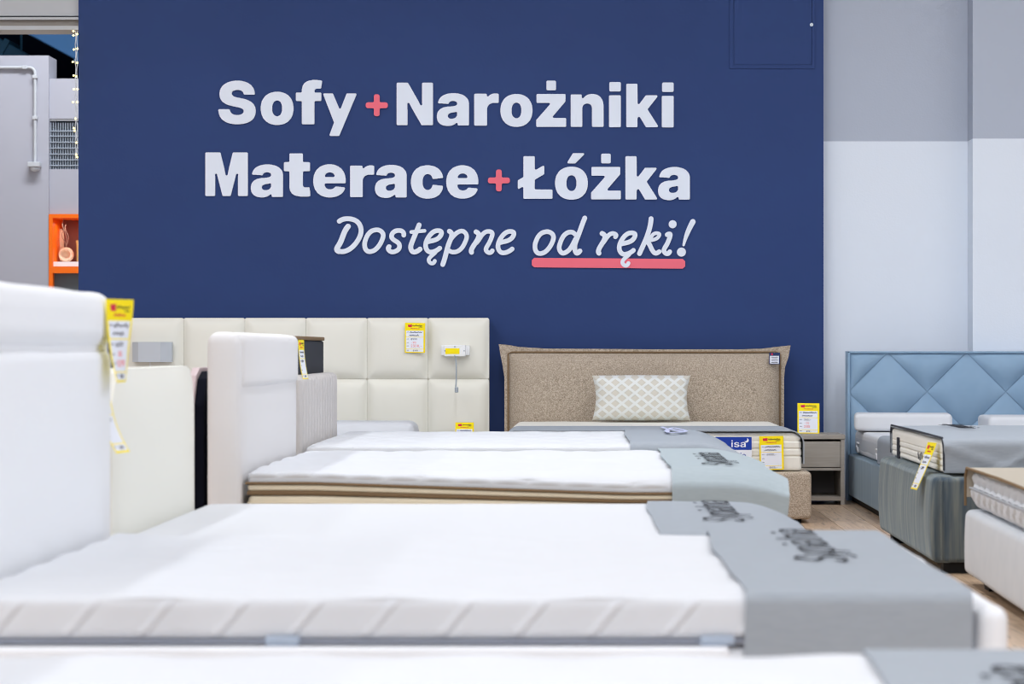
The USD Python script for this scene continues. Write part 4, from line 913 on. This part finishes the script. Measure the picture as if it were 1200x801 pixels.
e = extrude(lg, 0.003); v = np.array(e.vertices); e.vertices = np.column_stack([1.4955 - v[:, 2], v[:, 0], v[:, 1]]); e.fix_normals(); part(o, 'stitched_mark', e, m_charcoal, False)
o = thing('foot_cover', 'grey cloth cover draped over the mattress of the slate velvet box bed', 'mattress cover', (3.5, 11.085, 0), 180, group='grey foot covers on the beds')
def h_wr(q, n):
    near = n[:, 1] > 0.5
    w_ = 0.012 * np.exp(-((q[:, 2] - 0.46 - 0.35 * (q[:, 0] - 1.8)) / 0.014) ** 2) + 0.010 * np.exp(-((q[:, 2] - 0.52 + 0.5 * (q[:, 0] - 1.6)) / 0.016) ** 2)
    return w_ * near + np.maximum(0.008 * (fb(q * [4, 3, 6], 1, 83) + 0.2), 0)
part(o, 'cloth', cover(1.30, 2.005, 0.888, 0.558, 0.03, 0.420, 0.420, disp=h_wr), m_grey, 50)
part(o, 'edge_binding', tube([(2.003, -0.893, 0.43), (2.004, -0.892, 0.525), (2.005, -0.86, 0.566), (2.005, 0, 0.5685), (2.005, 0.86, 0.566), (2.004, 0.892, 0.525), (2.003, 0.894, 0.43)], 0.005, 6), m_charcoal)
part(o, 'print', cover_print(1.77, -0.78, 0.6, 0.10, 0.5735), m_coverink, False, label='black script printed on the cover')

# --- pale grey bed at the right edge
ix0, iang = 1.512, -1.2
o = thing('box_bed', 'pale grey fabric box bed on black feet at the right edge of the picture', 'bed', (ix0, 9.72, 0), iang)
# own frame: u to the right (towards the head), v towards the camera is negative
def i_puff(p, n): return 0.004 * fb(p, 3, 90) * (n[:, 2] < 0.2) + 0.006 * np.sin(np.clip(p[:, 2] / 0.3, 0, 1) * np.pi) * (n[:, 0] < -0.5)
part(o, 'box', softbox(0, 2.05, -1.84, 0, 0.042, 0.300, 0.028, (16, 30, 8), disp=i_puff), m_paleboucle, 50)
for u, v_ in ((0.05, -0.32), (0.05, -1.72), (1.85, -0.32), (1.85, -1.72)):
    part(o, 'leg', bx(u, u + 0.16, v_, v_ + 0.12, 0, 0.05), m_black, False)
part(o, 'runner', bx(0.22, 1.95, -1.75, -0.1, 0.01, 0.045), m_black, False)
o = thing('mattress', 'white puckered mattress with a zip seam on the pale grey box bed', 'mattress', (ix0, 9.72, 0), iang)
def i_side(p, n):
    side = (n[:, 0] < -0.4); t_ = (p[:, 2] - 0.302) / 0.15
    tri = np.abs(np.mod(p[:, 1] / 0.15, 1) - 0.5) * 2
    up = t_ > 0.6
    z0_ = np.where(up, 0.64 + 0.16 * tri, 0.10 + 0.36 * tri)
    return (-0.013 * np.exp(-((t_ - z0_) / 0.10) ** 2) - 0.012 * np.exp(-((t_ - 0.57) / 0.03) ** 2) + 0.006 * fb(p, 9, 91)) * side + 0.012 * np.sin(np.clip(t_, 0, 1) * np.pi) * side
part(o, 'mattress_body', softbox(0.025, 2.0, -1.81, -0.03, 0.304, 0.458, 0.03, (12, 150, 26), rbot=0.05, disp=i_side), m_white, 50)
part(o, 'zip', tube([(0.012 + 0.0, -0.06 - 1.70 * t_, 0.389) for t_ in np.linspace(0, 1, 20)], 0.004, 6), m_lampgrey)
o = thing('mattress_cover', 'beige cloth cover with brown edges over the mattress at the right edge', 'mattress cover', (ix0 + 0.0, 9.72, 0), iang)
cv = cover(0.0, 0.9, 0.90, 0.461, 0.035, 0.312, 0.35, t=0.006, disp=wavy_lift(0.006, 92), wave=0.006)
cv.apply_translation((0.002, -0.92, 0))
part(o, 'cloth', cv, m_beigecloth, 50)
part(o, 'edge_binding', tube([(0.0, -0.92 - 0.906, 0.36), (0.0, -0.92 - 0.906, 0.43), (0.0, -0.92 - 0.87, 0.466), (0.0, -0.92, 0.471), (0.0, -0.055, 0.467), (0.0, -0.016, 0.43), (0.0, -0.016, 0.315)], 0.006, 6), m_browntrim)

# ======================================================== hanging price strips
def strip_map(p0, along, down_fn):
    """p0: top left; along: unit horizontal direction of the card's width; down_fn(t in metres below the top) -> (offset along the face normal, twist)"""
    a0 = np.array(along, float)
    def f(v):
        v = np.asarray(v, float); d = HS - v[:, 1]
        off, tw2 = down_fn(d)
        ang = math.atan2(a0[1], a0[0]) + tw2
        ax_ = np.column_stack([np.cos(ang), np.sin(ang), np.zeros(len(v))]); nn = np.column_stack([np.sin(ang), -np.cos(ang), np.zeros(len(v))])
        return np.asarray(p0) + ax_ * v[:, :1] + nn * (off + v[:, 2])[:, None] - np.array([0, 0, 1.0]) * d[:, None]
    return f
HS = 0.225
w_a = 0.125
price_card('curling yellow price card hanging off the big white headboard', strip_map(at(124.5, 350, 6.50), (0.42, 0.905), lambda d: (0.030 * (d / 0.225) ** 2, 0.45 * (d / 0.225) ** 1.5)), w_a, HS, '6499', '7999', ('-20', '5199'), seed=71)
HS = 0.20
price_card('curling price card low behind the edge of the big white headboard', strip_map(at(112, 446, 6.69), (0.2, 0.98), lambda d: (0.062 * (d / 0.2) ** 2.2, 0.1 * d)), 0.10, HS, '4399', '5199', seed=81)
HS = 0.17
price_card('narrow yellow price card at the top corner of the pearl white headboard', strip_map(at(344.5, 398, 10.48), (0.12, 0.99), lambda d: (0.020 + 0.02 * (d / 0.17) ** 2, 0.0 * d)), 0.10, HS, '5299', '5999', seed=91)
HS = 0.20
def hd_(d): return (0.045 + 0.05 * np.sin(d / 0.2 * 2.4), -0.25 * d / 0.2)
price_card('curling yellow and white price card hanging on the slate velvet box bed', strip_map((1.478, 10.44, az(518, 10.4)), (0.2, -0.98), lambda d: (0.015 + 0.075 * (d / 0.2) ** 1.1, -0.1 * d / 0.2)), 0.11, HS, '3899', '4599', seed=95)
